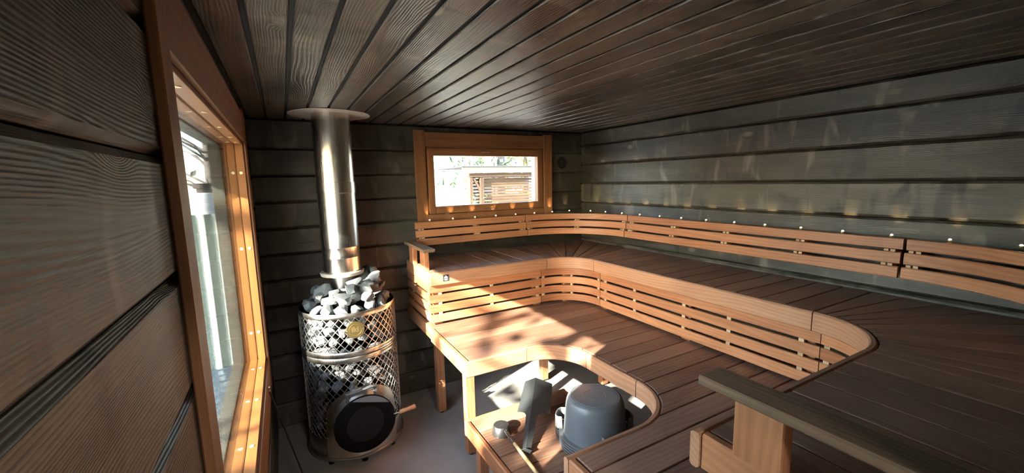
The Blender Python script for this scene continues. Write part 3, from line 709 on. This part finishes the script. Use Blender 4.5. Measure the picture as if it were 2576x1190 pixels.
def mesh_wrap(z0, z1, n, rows_, name):
    b = MB(); dz = (z1-z0)/rows_
    for s_ in (1, -1):
        for i in range(n):
            a0 = 2*pi*i/n; pts = []
            for j in range(rows_+1):
                a = a0+s_*pi/n*j; rr = RM+0.0012*s_
                pts.append((SXc+rr*cos(a), SYc+rr*sin(a), z0+dz*j))
            pv = [Vector(p) for p in pts]; vs = []; fs = []
            for j, p in enumerate(pv):
                t = (pv[min(j+1, rows_)]-pv[max(j-1, 0)]).normalized(); rad = Vector((p.x-SXc, p.y-SYc, 0)).normalized(); q = t.cross(rad)
                for (u_, w_) in ((-0.0022, -0.0012), (0.0022, -0.0012), (0.0022, 0.0012), (-0.0022, 0.0012)): vs.append(p+q*u_+rad*w_)
            for j in range(rows_):
                for k_ in range(4): fs.append((j*4+k_, j*4+(k_+1) % 4, j*4+4+(k_+1) % 4, j*4+4+k_))
            b.add(vs, fs)
    b.build(name, M_MESH, ST, kind='stuff')
mesh_wrap(0.822, 1.054, 40, 8, 'upper_mesh'); mesh_wrap(0.198, 0.747, 40, 19, 'lower_mesh')
# firebox core and smoke neck hidden behind the stones
MB().lathe([(0.0, 0.07), (0.19, 0.07), (0.19, 0.62), (0.14, 0.72), (0.0, 0.72)], SC3, seg=40).build('firebox', M_BLACK, ST)
# door tunnel, arched surround, door
dn = Vector((0.03, -1.0, 0)).normalized(); dside = Vector((0, 0, 1)).cross(dn)   # side = to the right seen from the room
dside = -Vector((dn.y, -dn.x, 0))
dc = Vector((0.362, 2.735, 0.338)); RD = 0.197
b = MB()
na = 40; vs = []; fs = []
for i in range(na+1):                      # arched steel plate hugging the drum
    w_ = -0.235+0.47*i/na
    hz = 0.335+sqrt(max(0.0, 0.235**2-w_**2)) if True else 0
    ca = math.asin(w_/(RM+0.004)); base = math.atan2(dn.y, dn.x)+ca
    for rr in (RM+0.003, RM+0.006):
        for z in (0.069, hz): vs.append((SXc+rr*cos(base), SYc+rr*sin(base), z))
for i in range(na):
    a = i*4; c_ = a+4
    fs += [(a, c_, c_+1, a+1), (a+2, a+3, c_+3, c_+2), (a+1, c_+1, c_+3, a+3)]
b.add(vs, fs); b.build('door_surround', M_STEEL, ST)
back = dc-dn*0.115
MB().lathe([(RD-0.004, 0.0), (RD-0.004, 0.095), (RD-0.010, 0.100), (RD-0.016, 0.098), (RD-0.016, 0.0)], back, dn, 56).build('door_tunnel', M_STEELD, ST)
door = MB().lathe([(0.0, -0.016), (RD, -0.016), (RD+0.002, -0.012), (RD+0.002, -0.003), (RD-0.003, 0.0), (0.128, 0.0), (0.126, -0.003), (0.0, -0.003)], dc, dn, 64).build('door', M_BLACK, ST)
MB().lathe([(0.0, -0.003), (0.122, -0.003), (0.122, -0.0005), (0.0, 0.0005)], dc, dn, 48).build('door_glass', M_SOOT, door)
dp = lambda u_, v_, w_: dc+dside*u_+Vector((0, 0, 1))*v_+dn*w_
# segment plate at the top of the door (paler grey) with bolts
seg = []
for i in range(17):
    a = radians(112-78*i/16); seg.append((RD*0.985*cos(a), RD*0.985*sin(a)))
vs = [dp(u_, v_, 0.0005) for u_, v_ in seg]+[dp(u_, v_, 0.004) for u_, v_ in seg]; n = len(seg)
b = MB(); b.quads(vs, [tuple(range(n)), tuple(range(2*n-1, n-1, -1))]+[(i, (i+1) % n, n+(i+1) % n, n+i) for i in range(n)]); b.build('door_plate', M_DPL, door)
for a in (20, -35, -60, -90, 195, 235):
    MB().lathe([(0.006, 0.0), (0.006, 0.003), (0.003, 0.005), (0.0, 0.005)], dp(0.165*cos(radians(a)), 0.165*sin(radians(a)), 0), dn, 8).build('bolt', M_BLACK, door)
# hinge / latch bracket on top of the tunnel
b = MB(); hz = RD+0.022
b.strip([dp(-0.085, hz-0.006, -0.030), dp(0.062, hz+0.016, -0.030)], 0.05, 0.012, up=(0, 0, 1), ch=0.003)
b.tube([dp(-0.088, hz-0.02, -0.02), dp(-0.088, hz+0.012, -0.008), dp(0.066, hz+0.03, -0.008), dp(0.066, hz-0.002, -0.02)], 0.008, 8)
b.strip([dp(-0.1, RD-0.02, -0.022), dp(-0.1, hz+0.01, -0.022)], 0.02, 0.02, up=tuple(dn), ch=0.002)
b.strip([dp(0.078, RD-0.02, -0.022), dp(0.078, hz+0.02, -0.022)], 0.02, 0.02, up=tuple(dn), ch=0.002)
b.build('door_latch', M_CAST, ST)
# door handle: wire and turned wood grip pointing right
b = MB(); b.tube([dp(0.185, 0.01, -0.004), dp(0.225, 0.012, 0.0), dp(0.245, 0.012, 0.0)], 0.0045, 8)
hd = b.build('door_handle', M_STEEL, door)
MB().tube([dp(0.226, 0.012, 0), dp(0.232, 0.012, 0), dp(0.29, 0.016, 0.0), dp(0.334, 0.020, 0), dp(0.341, 0.0205, 0)], [0.011, 0.0145, 0.0145, 0.0165, 0.012], 14).build('grip', M_HAND, hd)
for (u_, v_) in ((-0.232, 0.02), (-0.232, -0.012), (-0.235, -0.13), (-0.22, -0.19), (0.235, -0.11)):
    ca = math.asin(u_/(RM+0.006)); base = math.atan2(dn.y, dn.x)+ca
    p = Vector((SXc+(RM+0.006)*cos(base), SYc+(RM+0.006)*sin(base), 0.338+v_*0.95))
    MB().lathe([(0.005, 0), (0.005, 0.002), (0.0, 0.004)], p, (cos(base), sin(base), 0), 8).build('rivet', M_STEEL, ST)
# brass badge
bdir = Vector((-0.012, -1, 0)).normalized(); bc = Vector((SXc, SYc, 0.972))+bdir*(RM+0.004)
bside = Vector((-bdir.y, bdir.x, 0)); bq = lambda u_, v_, w_: bc+bside*u_+Vector((0, 0, 1))*v_+bdir*w_
bd = MB().lathe([(0.0, -0.002), (0.058, -0.002), (0.0585, 0.0), (0.057, 0.003), (0.0, 0.003)], bc, bdir, 48).build('badge', M_BRASS, ST)
b = MB(); ring = [bq(0.040*cos(2*pi*i/36), 0.040*sin(2*pi*i/36), 0.0036) for i in range(36)]
b.strip(ring, 0.0022, 0.0012, up=tuple(bdir), ch=0.0002, closed=True); b.build('badge_ring', M_BRASSD, bd)
for u_ in (-0.050, 0.050): MB().lathe([(0.004, 0.003), (0.004, 0.005), (0.0, 0.006)], bc+bside*u_, bdir, 8).build('rivet', M_STEELD, bd)
tcv = bpy.data.curves.new('badge_text', 'FONT'); tcv.body = 'iki'; tcv.size = 0.052; tcv.extrude = 0.0008; tcv.align_x = 'CENTER'; tcv.align_y = 'CENTER'; tcv.offset = 0.0012; tcv.resolution_u = 3
to = bpy.data.objects.new('badge_text', tcv); COL.objects.link(to)
bpy.context.view_layer.update()
dg = bpy.context.evaluated_depsgraph_get(); tm = bpy.data.meshes.new_from_object(to.evaluated_get(dg)); bpy.data.objects.remove(to)
rot = Matrix((bside, Vector((0, 0, 1)), bdir)).transposed().to_4x4()
tm.transform(Matrix.Translation(bq(0, 0.003, 0.0036)-Vector((SXc, SYc, 0))) @ rot); tm.materials.clear(); tm.materials.append(M_BRASSD)
tx = bpy.data.objects.new('badge_lettering', tm); COL.objects.link(tx); tx.parent = bd
# ------------------------------------------------------------------ chimney
CX, CY = 0.345, 3.235; RCh = 0.129
CH = thing('chimney_pipe', 'tall insulated steel chimney pipe rising from the stove to the ceiling', 'chimney', (CX, CY, 1.1))
cc = (CX, CY, 0)
MB().lathe([(RCh, 1.876), (RCh, ZC-0.001)], cc, seg=64).build('upper_sleeve', M_STEEL, CH)
MB().lathe([(RCh+0.001, 1.30), (RCh+0.001, 1.405), (RCh+0.0025, 1.408), (RCh+0.0025, 1.414), (RCh+0.001, 1.417), (RCh+0.001, 1.482), (RCh+0.0025, 1.485), (RCh+0.0025, 1.49), (RCh+0.001, 1.493), (RCh+0.001, 1.874)], cc, seg=64).build('lower_sleeve', M_STEEL, CH)
MB().lathe([(RCh+0.001, 1.874), (RCh+0.004, 1.876), (RCh+0.004, 1.95), (RCh+0.001, 1.952)], cc, seg=64).build('joint_band', M_STEEL, CH)
MB().lathe([(0.10, 1.306), (0.15, 1.304), (0.153, 1.300), (0.148, 1.278), (0.14, 1.276), (0.10, 1.286)], cc, seg=64).build('rain_collar', M_COLLAR, CH)
MB().lathe([(0.085, 1.02), (0.085, 1.30)], cc, seg=40).build('smoke_pipe', M_STEELD, CH)
CO = MB().lathe([(RCh+0.002, ZC-0.001), (0.268, ZC-0.001), (0.270, ZC-0.004), (0.268, ZC-0.007), (RCh+0.002, ZC-0.005)], (CX, CY+0.012, 0), seg=72).build('ceiling_collar', M_COLLAR, CH)
for a in range(0, 360, 60): MB().lathe([(0.005, 0.0), (0.005, 0.002), (0.0, 0.003)], (CX+0.245*cos(radians(a+20)), CY+0.012+0.245*sin(radians(a+20)), ZC-0.0065), (0, 0, -1), 8).build('screw', M_STEEL, CO)

# ------------------------------------------------------------------ stones
def stone_mesh(seed):
    rnd = random.Random(seed)
    import bmesh
    bm = bmesh.new(); bmesh.ops.create_icosphere(bm, subdivisions=2, radius=1.0)
    pl = []
    for _ in range(13):
        n_ = Vector((rnd.gauss(0, 1), rnd.gauss(0, 1), rnd.gauss(0, 1))).normalized(); pl.append((n_, rnd.uniform(0.40, 0.72)))
    for v_ in bm.verts:
        p = v_.co
        for n_, d_ in pl:
            e = p.dot(n_)-d_
            if e > 0: p -= n_*e
        p += Vector((noise.noise(p*2.3+Vector((seed, 0, 0))), noise.noise(p*2.3+Vector((0, seed, 0))), noise.noise(p*2.3+Vector((0, 0, seed)))))*0.07
        v_.co = p
    me = bpy.data.meshes.new('sauna_stone'); bm.to_mesh(me); bm.free()
    me.materials.append(M_STONE if seed % 3 else M_STONE2); return me
STM = [stone_mesh(i+1) for i in range(9)]
def stone(x, y, z, r, label, group, flat_=0.78):
    o = bpy.data.objects.new('sauna_stone', random.choice(STM)); COL.objects.link(o)
    o.location = (x, y, z); o.scale = (r*random.uniform(1.15, 1.6), r*random.uniform(1.0, 1.3), r*random.uniform(flat_, flat_+0.35))
    o.rotation_euler = (random.uniform(-0.5, 0.5), random.uniform(-0.5, 0.5), random.uniform(0, 6.28))
    STONES.append((o, label, group)); return o
STONES = []
LT = 'Nth rough grey stone from the left, %s of the open heap on the stove'
LU = 'Nth rough stone from the left, %s row down behind the upper stove mesh'
LL = 'Nth rough stone from the left, %s row down behind the lower stove mesh'
def clear(x, y): return sqrt((x-CX)**2+(y-CY)**2) > 0.135
# rim ring and heap
for i in range(17):
    a = 2*pi*i/17+random.uniform(-.08, .08); rr = random.uniform(0.235, 0.262)
    stone(SXc+rr*cos(a), SYc+rr*sin(a), 1.085+random.uniform(-0.01, 0.02), random.uniform(0.050, 0.062), LT % 'rim ring', 'stones heaped on top of the stove')
for i in range(13):
    a = 2*pi*i/13+random.uniform(-.1, .1); rr = random.uniform(0.17, 0.205); x, y = SXc+rr*cos(a), SYc+rr*sin(a)
    if clear(x, y): stone(x, y, 1.15+random.uniform(-0.012, 0.02)+(0.04 if cos(a) > 0.2 else 0), random.uniform(0.052, 0.066), LT % 'second ring', 'stones heaped on top of the stove')
for (dx, dy, dz, r) in ((0.02, -0.16, 1.20, 0.07), (-0.10, -0.12, 1.19, 0.058), (0.12, -0.12, 1.215, 0.06), (0.19, -0.02, 1.24, 0.058), (0.22, 0.10, 1.26, 0.055), (0.17, 0.18, 1.27, 0.055), (0.05, -0.08, 1.235, 0.052), (-0.17, -0.02, 1.19, 0.055), (0.13, -0.03, 1.215, 0.05), (-0.19, 0.12, 1.17, 0.055), (0.25, 0.03, 1.18, 0.05), (-0.02, -0.09, 1.16, 0.06), (0.10, -0.22, 1.15, 0.058)):
    if clear(SXc+dx, SYc+dy): stone(SXc+dx, SYc+dy, dz, r, LT % 'crown', 'stones heaped on top of the stove')
def words2(n): return ['', 'first', 'second', 'third', 'fourth', 'fifth', 'sixth', 'seventh', 'eighth', 'ninth', 'tenth'][n]
def cage(z0, z1, dz, label, group, rmin, skip=None, dens=0.098):
    z = z0; odd = 0; nrow = int((z1-z0-1e-6)/dz)+1; ri = 0
    while z < z1:
        a = 150+odd*9
        while a < 395:
            ar = radians(a); rr = rmin+random.uniform(-0.008, 0.010)
            if not (skip and skip(ar, z)):
                stone(SXc+rr*cos(ar), SYc+rr*sin(ar), z+random.uniform(-0.01, 0.01), random.uniform(0.043, 0.054), label % words2(nrow-ri), group)
            a += math.degrees(dens/0.27)
        z += dz; odd = 1-odd; ri += 1
cage(0.80, 1.05, 0.074, LU, 'stones behind the upper mesh', 0.268)
def sk(ar, z):
    d = (math.degrees(ar)-270)
    return abs(d) < 44 and z < 0.52
cage(0.24, 0.76, 0.08, LL, 'stones behind the lower mesh', 0.262, sk, 0.106)

def words(n):
    ones = ['', 'first', 'second', 'third', 'fourth', 'fifth', 'sixth', 'seventh', 'eighth', 'ninth', 'tenth', 'eleventh', 'twelfth', 'thirteenth', 'fourteenth', 'fifteenth', 'sixteenth', 'seventeenth', 'eighteenth', 'nineteenth']
    if n < 20: return ones[n]
    t = {2: 'twent', 3: 'thirt', 4: 'fort', 5: 'fift'}[n//10]
    return t+'ieth' if n % 10 == 0 else t+'y-'+ones[n % 10]
CAMP = Vector((0, 0, CAM_Z)); rows_seen = {}
for o, lab, grp in STONES:
    key = (lab, grp, o.get('row', 0)); rows_seen.setdefault(key, []).append(o)
def az(o): return math.atan2(o.location.x, o.location.y)
for (lab, grp, row), os_ in rows_seen.items():
    front = [o for o in os_ if o.location.y < SYc+0.10 or o.location.z > 1.12]; back_ = [o for o in os_ if o not in front]
    for n_, o in enumerate(sorted(front, key=az)): tag(o, lab.replace('Nth', words(n_+1)), 'stone', grp)
    for bn_, o in enumerate(sorted(back_, key=az)): tag(o, 'stone %s from the left, %s' % (words(bn_+1), lab.split('the left, ')[1].replace(' of the open heap on the stove', ', at the back of the heap').replace('behind the', 'at the back of the')), 'stone', grp)
# ------------------------------------------------------------------ thin rod leaning on the window
rd = thing('thin_rod', 'thin dark metal rod leaning against the bottom corner of the big window', 'rod', (-0.03, 2.52, 0))
MB().tube([(-0.155, 2.563, 0.796), (-0.07, 2.58, 0.40), (0.015, 2.60, 0.004)], 0.0042, 8).build('shaft', M_IRON, rd)
MB().tube([(-0.155, 2.563, 0.796), (-0.158, 2.562, 0.815), (-0.156, 2.555, 0.824), (-0.150, 2.557, 0.826)], 0.004, 8).build('hook', M_STEEL, rd)

# ------------------------------------------------------------------ basins, ladle, shovel on the low step
BCX, BCY = 1.445, 1.685
def basin(i, label, top):
    z0 = ZS+0.001+0.0150*i
    r = thing('wash_basin', label, 'basin', (BCX, BCY, z0), 'upturned grey basins stacked on the low step')
    rim = [(0.1760, 0.0), (0.2010, 0.0), (0.2030, 0.004), (0.2020, 0.009), (0.1800, 0.0105), (0.1775, 0.016), (0.1735, 0.06), (0.1640, 0.165)]
    if top: cap = [(0.160, 0.190), (0.154, 0.208), (0.145, 0.219), (0.135, 0.2235), (0.133, 0.2215), (0.129, 0.2215), (0.127, 0.2238), (0.060, 0.2246), (0.058, 0.2230), (0.054, 0.2230), (0.052, 0.2248), (0.014, 0.2248), (0.0, 0.2248)]
    else: cap = [(0.161, 0.180), (0.150, 0.184), (0.0, 0.184)]
    inner = [(0.0, cap[-1][1]-0.003)]+[(a-0.0012, b-0.003) for a, b in reversed(rim[5:]+cap[:2])]+[(0.1748, 0.002)]
    prof2 = rim+cap+inner
    MB().lathe(prof2, (BCX, BCY, z0), seg=72).build('bowl', M_GREY, r)
    for ang in (132, 258, 342):
        a = radians(ang+(i-4)*1.5); d = Vector((cos(a), sin(a), 0)); s_ = Vector((-d.y, d.x, 0)); c = Vector((BCX, BCY, z0))
        b = MB()
        pts = [c+d*0.176-s_*0.052+Vector((0, 0, 0.012)), c+d*0.205-s_*0.050+Vector((0, 0, 0.010)), c+d*0.219-s_*0.03+Vector((0, 0, 0.009)), c+d*0.222+Vector((0, 0, 0.009)), c+d*0.219+s_*0.03+Vector((0, 0, 0.009)), c+d*0.205+s_*0.050+Vector((0, 0, 0.010)), c+d*0.176+s_*0.052+Vector((0, 0, 0.012))]
        if top: b.strip([p+Vector((0, 0, 0.042)) for p in pts], 0.007, 0.075, ch=0.003)
        else: b.strip(pts, 0.008, 0.016, ch=0.003)
        b.build('handle', M_GREY2 if not top else M_GREY, r)
    return r
names = ['grey basin rim at the very bottom of the upturned stack', 'grey basin rim second from the bottom of the upturned stack', 'grey basin rim third from the bottom of the upturned stack']
names.insert(3, 'grey basin rim just under the top basin of the upturned stack')
for i in range(4): basin(i, names[i], False)
basin(4, 'upturned round grey plastic basin on top of the stack, ringed base upwards', True)
# ladle
LD = thing('ladle', 'upturned dark steel ladle with a pale wooden shaft lying on the low step', 'ladle', (1.02, 2.03, ZS))
lc = (1.022, 2.03, ZS+0.002)
MB().lathe([(0.050, 0.0), (0.0565, 0.0), (0.055, 0.012), (0.0475, 0.052), (0.044, 0.056), (0.0, 0.057)], lc, seg=36).build('cup', M_LADLE, LD)
d = Vector((1.006-1.03, 1.52-2.0, 0)).normalized()
p0 = Vector((1.028, 1.982, ZS+0.035))
sp = Vector((0, 0, 1)).cross(d)
MB().strip([p0-Vector((0, 0, -0.012))-d*0.004, p0+d*0.012+Vector((0, 0, 0.004)), p0+d*0.05-Vector((0, 0, 0.002)), p0+d*0.105-Vector((0, 0, 0.006))], 0.022, 0.006, ch=0.002).build('neck', M_LADLE, LD)
MB().tube([p0+d*0.07-Vector((0, 0, 0.002)), p0+d*0.11-Vector((0, 0, 0.006))], [0.012, 0.0105], 12).build('ferrule', M_LADLE, LD)
sh = MB().tube([p0+d*0.108-Vector((0, 0, 0.006)), p0+d*0.25-Vector((0, 0, 0.012)), p0+d*0.58-Vector((0, 0, 0.0245))], [0.0095, 0.0105, 0.0105], 12).build('shaft', M_SHAFT, LD)
for q in (0.014, 0.028):
    MB().lathe([(0.004, 0), (0.004, 0.002), (0.0, 0.004)], p0+d*q*0.5+Vector((0, 0, 0.022-q*0.6)), tuple((d+Vector((0, 0, 0.6))).normalized()), 8).build('rivet', M_STEEL, LD)
# shovel: folded sheet with a ridge, broad blade and short handle
SHV = thing('ash_shovel', 'dark grey folded sheet shovel with a broad blade and tapered handle on the low step', 'shovel', (1.05, 1.80, ZS))
e0 = Vector((1.044, 1.785, ZS+0.030)); e1 = Vector((1.372, 2.195, 0.632))
ax_ = (e1-e0); LN = ax_.length; ax_.normalize(); sd_ = Vector((0, 0, 1)).cross(ax_).normalized(); nn = ax_.cross(sd_)*-1
if nn.z < 0: nn = -nn
# stations: (t along, left half width, right half width)  right = away from the window
stn = [(0.0, 0.012, 0.018), (0.015, 0.019, 0.026), (0.06, 0.021, 0.028), (0.20, 0.024, 0.031), (0.40, 0.027, 0.036), (0.47, 0.031, 0.044), (0.505, 0.044, 0.058), (0.53, 0.064, 0.078), (0.545, 0.082, 0.098), (0.552, 0.092, 0.112), (0.60, 0.090, 0.112), (0.75, 0.083, 0.112), (0.90, 0.077, 0.111), (0.985, 0.074, 0.110), (1.0, 0.070, 0.107)]
vs = []; fs = []; m_ = len(stn); T = 0.0025
for (t_, wl, wr) in stn:
    c = e0+ax_*(LN*t_)
    for off in (0.0, -T):
        vs += [c+sd_*wl-nn*(wl*0.55)+nn*off, c+nn*off, c-sd_*wr-nn*(wr*0.42)+nn*off]
for i in range(m_-1):
    a = i*6; c = a+6
    fs += [(a, a+1, c+1, c), (a+1, a+2, c+2, c+1), (a+3, c+3, c+4, a+4), (a+4, c+4, c+5, a+5), (a, c, c+3, a+3), (a+2, a+5, c+5, c+2)]
fs += [(0, 3, 4, 1), (1, 4, 5, 2)]; e = (m_-1)*6; fs += [(e, e+1, e+4, e+3), (e+1, e+2, e+5, e+4)]
b = MB(); b.quads(vs, fs); b.build('blade_and_handle', M_SHOV, SHV)
lip = MB(); lip.strip([e0+sd_*0.02-nn*0.012, e0+nn*0.001, e0-sd_*0.027-nn*0.012], 0.003, 0.036, up=tuple(nn), ch=0.001); lip.build('end_lip', M_SHOV, SHV)

# ------------------------------------------------------------------ outside the windows
g_ = MB(); g_.box(-60, 60, -30, 26, -0.62, -0.42, 'x', 0.0005); struct(g_.build('ground', M_GROUND))
g_ = MB(); g_.box(-300, 300, 26, 420, -0.8, -0.6, 'x', 0.0005); struct(g_.build('lake', M_WATER))
# corrugated wind screen and ribbed flashing outside the big window
cs = thing('wind_screen', 'pale corrugated sheet screen standing outside the big window', 'screen', (-0.6, 2.99, 0))
b = MB(); vs = []; fs = []; nn_ = 56
for i in range(nn_+1):
    x_ = XLO-0.015-0.62*i/nn_; y_ = WY1+0.03+0.012*sin(i*2*pi/7)
    for yy in (y_, y_+0.003):
        for z in (0.82, 1.78): vs.append((x_, yy, z))
for i in range(nn_):
    a = i*4; c = a+4
    fs += [(a, a+1, c+1, c), (a+2, c+2, c+3, a+3), (a+1, a+3, c+3, c+1), (a, c, c+2, a+2)]
b.add(vs, fs, None, True); b.build('corrugated_sheet', M_CORR, cs)
MB().box(-0.96, -0.92, WY1+0.045, WY1+0.085, -0.42, 1.84, 'z', 0.003).build('post', M_WHITE, cs)
fl_ = MB(); vs = []; fs = []; nn_ = 160
for i in range(nn_+1):
    y_ = WY0-0.02+(WY1-WY0+0.04)*i/nn_; z_ = WZ0-0.014+0.006*(abs(((i/8.0) % 1.0)-0.5)*2 > 0.6)
    vs += [(XLO-0.010, y_, z_), (XLO-0.55, y_, z_-0.05), (XLO-0.010, y_, z_-0.004), (XLO-0.55, y_, z_-0.054)]
for i in range(nn_):
    a = i*4; c = a+4; fs += [(a, c, c+1, a+1), (a+2, a+3, c+3, c+2)]
fl_.add(vs, fs); tag(fl_.build('ribbed_flashing', M_FLASH), 'ribbed blue-grey metal ledge outside the big window sill', 'ledge')
# terrace lantern and railing
ln = thing('lantern_post', 'white cylindrical lantern post with a dark cap out on the terrace', 'lantern', (-0.84, 6.4, -0.42))
MB().lathe([(0.09, -0.42), (0.10, -0.40), (0.10, 1.86), (0.09, 1.87)], (-0.84, 6.4, 0), seg=24).build('column', M_WHITE, ln)
MB().lathe([(0.085, 1.87), (0.085, 1.92), (0.115, 1.925), (0.115, 1.975), (0.105, 1.985)], (-0.84, 6.4, 0), seg=24).build('cap', M_IRON, ln)
ra = thing('terrace_railing', 'dark railing with a pale post on the lakeside terrace', 'railing', (-1.0, 8.0, -0.42))
for z in (1.45, 1.0): MB().box(-2.6, -0.1, 7.97, 8.03, z-0.03, z+0.03, 'x', 0.004).build('rail', M_IRON, ra)
for x_ in (-2.4, -1.2, -0.55, -0.15): MB().box(x_-0.05, x_+0.05, 7.95, 8.05, -0.42, 2.0 if x_ == -0.55 else 1.5, 'z', 0.004).build('post', M_PALE, ra)
# garden shelter
PG = thing('garden_shelter', 'timber garden shelter with slatted walls seen through the small window', 'shelter', (4.9, 9.6, -0.42))
MB().box(3.70, 7.4, 8.98, 9.02, 2.126, 2.265, 'x', 0.004).build('fascia', M_TIMB, PG)
MB().box(3.68, 7.42, 8.96, 11.2, 2.267, 2.29, 'x', 0.004).build('roof_sheet', M_ROOF, PG)
MB().box(3.92, 7.3, 9.04, 9.10, 2.035, 2.125, 'x', 0.004).build('beam', M_SLAT, PG)
for x_, w_ in ((3.955, 0.08), (4.235, 0.10), (6.4, 0.10)): MB().box(x_-w_/2, x_+w_/2, 9.06, 9.16, -0.42, 2.124, 'z', 0.004).build('post', M_SLAT, PG)
MB().strip([(4.02, 9.11, 2.02), (4.2, 9.11, 1.72)], 0.05, 0.08, up=(0, 1, 0), ch=0.004).build('brace', M_SLAT, PG)
zz = 0.3
while zz < 2.02:
    MB().box(4.0, 6.6, 9.17, 9.195, zz, zz+0.052, 'x', 0.003).build('slat', M_SLAT, PG)
    MB().box(5.0, 6.6, 11.0, 11.03, zz+0.03, zz+0.082, 'x', 0.003).build('slat', M_TIMB, PG); zz += 0.078
def tree(x, y, h, kind, label, seed, crown=None):
    rnd = random.Random(seed)
    r = thing('pine_tree' if kind == 'pine' else ('conifer' if kind == 'con' else 'leafy_tree'), label, 'tree', (x, y, -0.42), 'trees beyond the shelter' if kind != 'con' else 'far shore trees')
    zb = -0.42
    MB().tube([(x, y, zb), (x+0.05, y, zb+h*0.5), (x, y, zb+h)], [h*0.018+0.06, h*0.014+0.05, 0.03], 10).build('trunk', M_BARK, r)
    b = MB()
    for i in range({'con': 0, 'bare': 30}.get(kind, 420)):
        a = rnd.uniform(0, 6.28); t_ = rnd.random(); rr = h*0.26*sqrt(rnd.random())
        z = zb+h*(0.30+0.65*t_); p = Vector((x+rr*cos(a), y+rr*sin(a), z)); s_ = rnd.uniform(0.06, 0.15)
        u_ = Vector((rnd.gauss(0, 1), rnd.gauss(0, 1), rnd.gauss(0, 1))).normalized(); w_ = u_.orthogonal().normalized()
        b.add([p-u_*s_, p+w_*s_*0.6, p+u_*s_, p-w_*s_*0.6], [(0, 1, 2, 3)])
    for i in range({'con': 0, 'bare': 40}.get(kind, 14)):
        a = rnd.uniform(0, 6.28); z = zb+h*rnd.uniform(0.3, 0.8); rr = h*0.24
        b.tube([(x, y, z), (x+rr*0.5*cos(a), y+rr*0.5*sin(a), z+0.15*h*0.4), (x+rr*cos(a), y+rr*sin(a), z+0.2*h*0.4)], [0.03, 0.02, 0.008], 5)
    if kind == 'con':
        for j in range(5):
            z = zb+h*(0.15+0.17*j); R_ = h*0.17*(1-j*0.17)
            b.lathe([(R_, z), (R_*0.55, z+h*0.12), (0.0, z+h*0.26)], (x, y, 0), seg=9, smooth=False)
    b.build('foliage', {'bare': M_BARK, 'leaf': M_LEAF2, 'green': M_LEAF3, 'pine': M_LEAF1, 'con': M_LEAF1 if seed % 3 else M_LEAF2}[kind], r, kind='stuff')
tree(6.3, 12.9, 8.5, 'pine', 'thick-trunked tree just behind the shelter roof, the left of the pair', 3)
tree(6.95, 13.4, 9.0, 'pine', 'thick-trunked tree just behind the shelter roof, the right of the pair', 4)
tree(8.4, 14.0, 4.6, 'leaf', 'yellow-leaved tree behind the right half of the shelter roof', 5)
tree(7.6, 16.5, 5.2, 'green', 'green-leaved tree far behind the two thick trunks', 6)
tree(-1.5, 12.5, 6.2, 'bare', 'tree with thin bare spreading branches outside the big window', 8)
tree(-6.6, -1.35, 6.6, 'green', 'leafy tree on the sunny side of the house', 9)
for i in range(26):
    xx = 48+i*2.4+random.uniform(-.7, .7); yy = 195+random.uniform(-6, 6)
    tree(xx, yy, random.uniform(4.2, 6.6), 'con', '%s conifer from the left in the tree line on the far lake shore' % words(i+1), 20+i)
for i, (x_, y_, s_) in enumerate(((2.75, 7.2, 0.55), (3.25, 7.6, 0.5), (3.75, 8.0, 0.55))):
    b = MB(); rnd = random.Random(50+i)
    for j in range(260):
        p = Vector((x_+rnd.gauss(0, s_*0.45), y_+rnd.gauss(0, s_*0.45), 1.2+abs(rnd.gauss(0, s_*0.28)))); u_ = Vector((rnd.gauss(0, 1), rnd.gauss(0, 1), rnd.gauss(0, 1))).normalized(); w_ = u_.orthogonal().normalized(); q = rnd.uniform(0.015, 0.035)
        p.z = rnd.uniform(-0.4, 1.66) if j % 3 else p.z*1.0
        b.add([p-u_*q, p+w_*q*0.6, p+u_*q, p-w_*q*0.6], [(0, 1, 2, 3)])
    r = thing('shrub', 'small leafy shrub below the window view, %s from the left' % ordn[i], 'shrub', (x_, y_, -0.42), 'shrubs in the garden')
    b.build('foliage', M_LEAF3, r, kind='stuff')
    MB().tube([(x_, y_, -0.42), (x_, y_, 0.1), (x_+0.06, y_, 0.5)], [0.03, 0.02, 0.008], 6).build('stem', M_BARK, r)
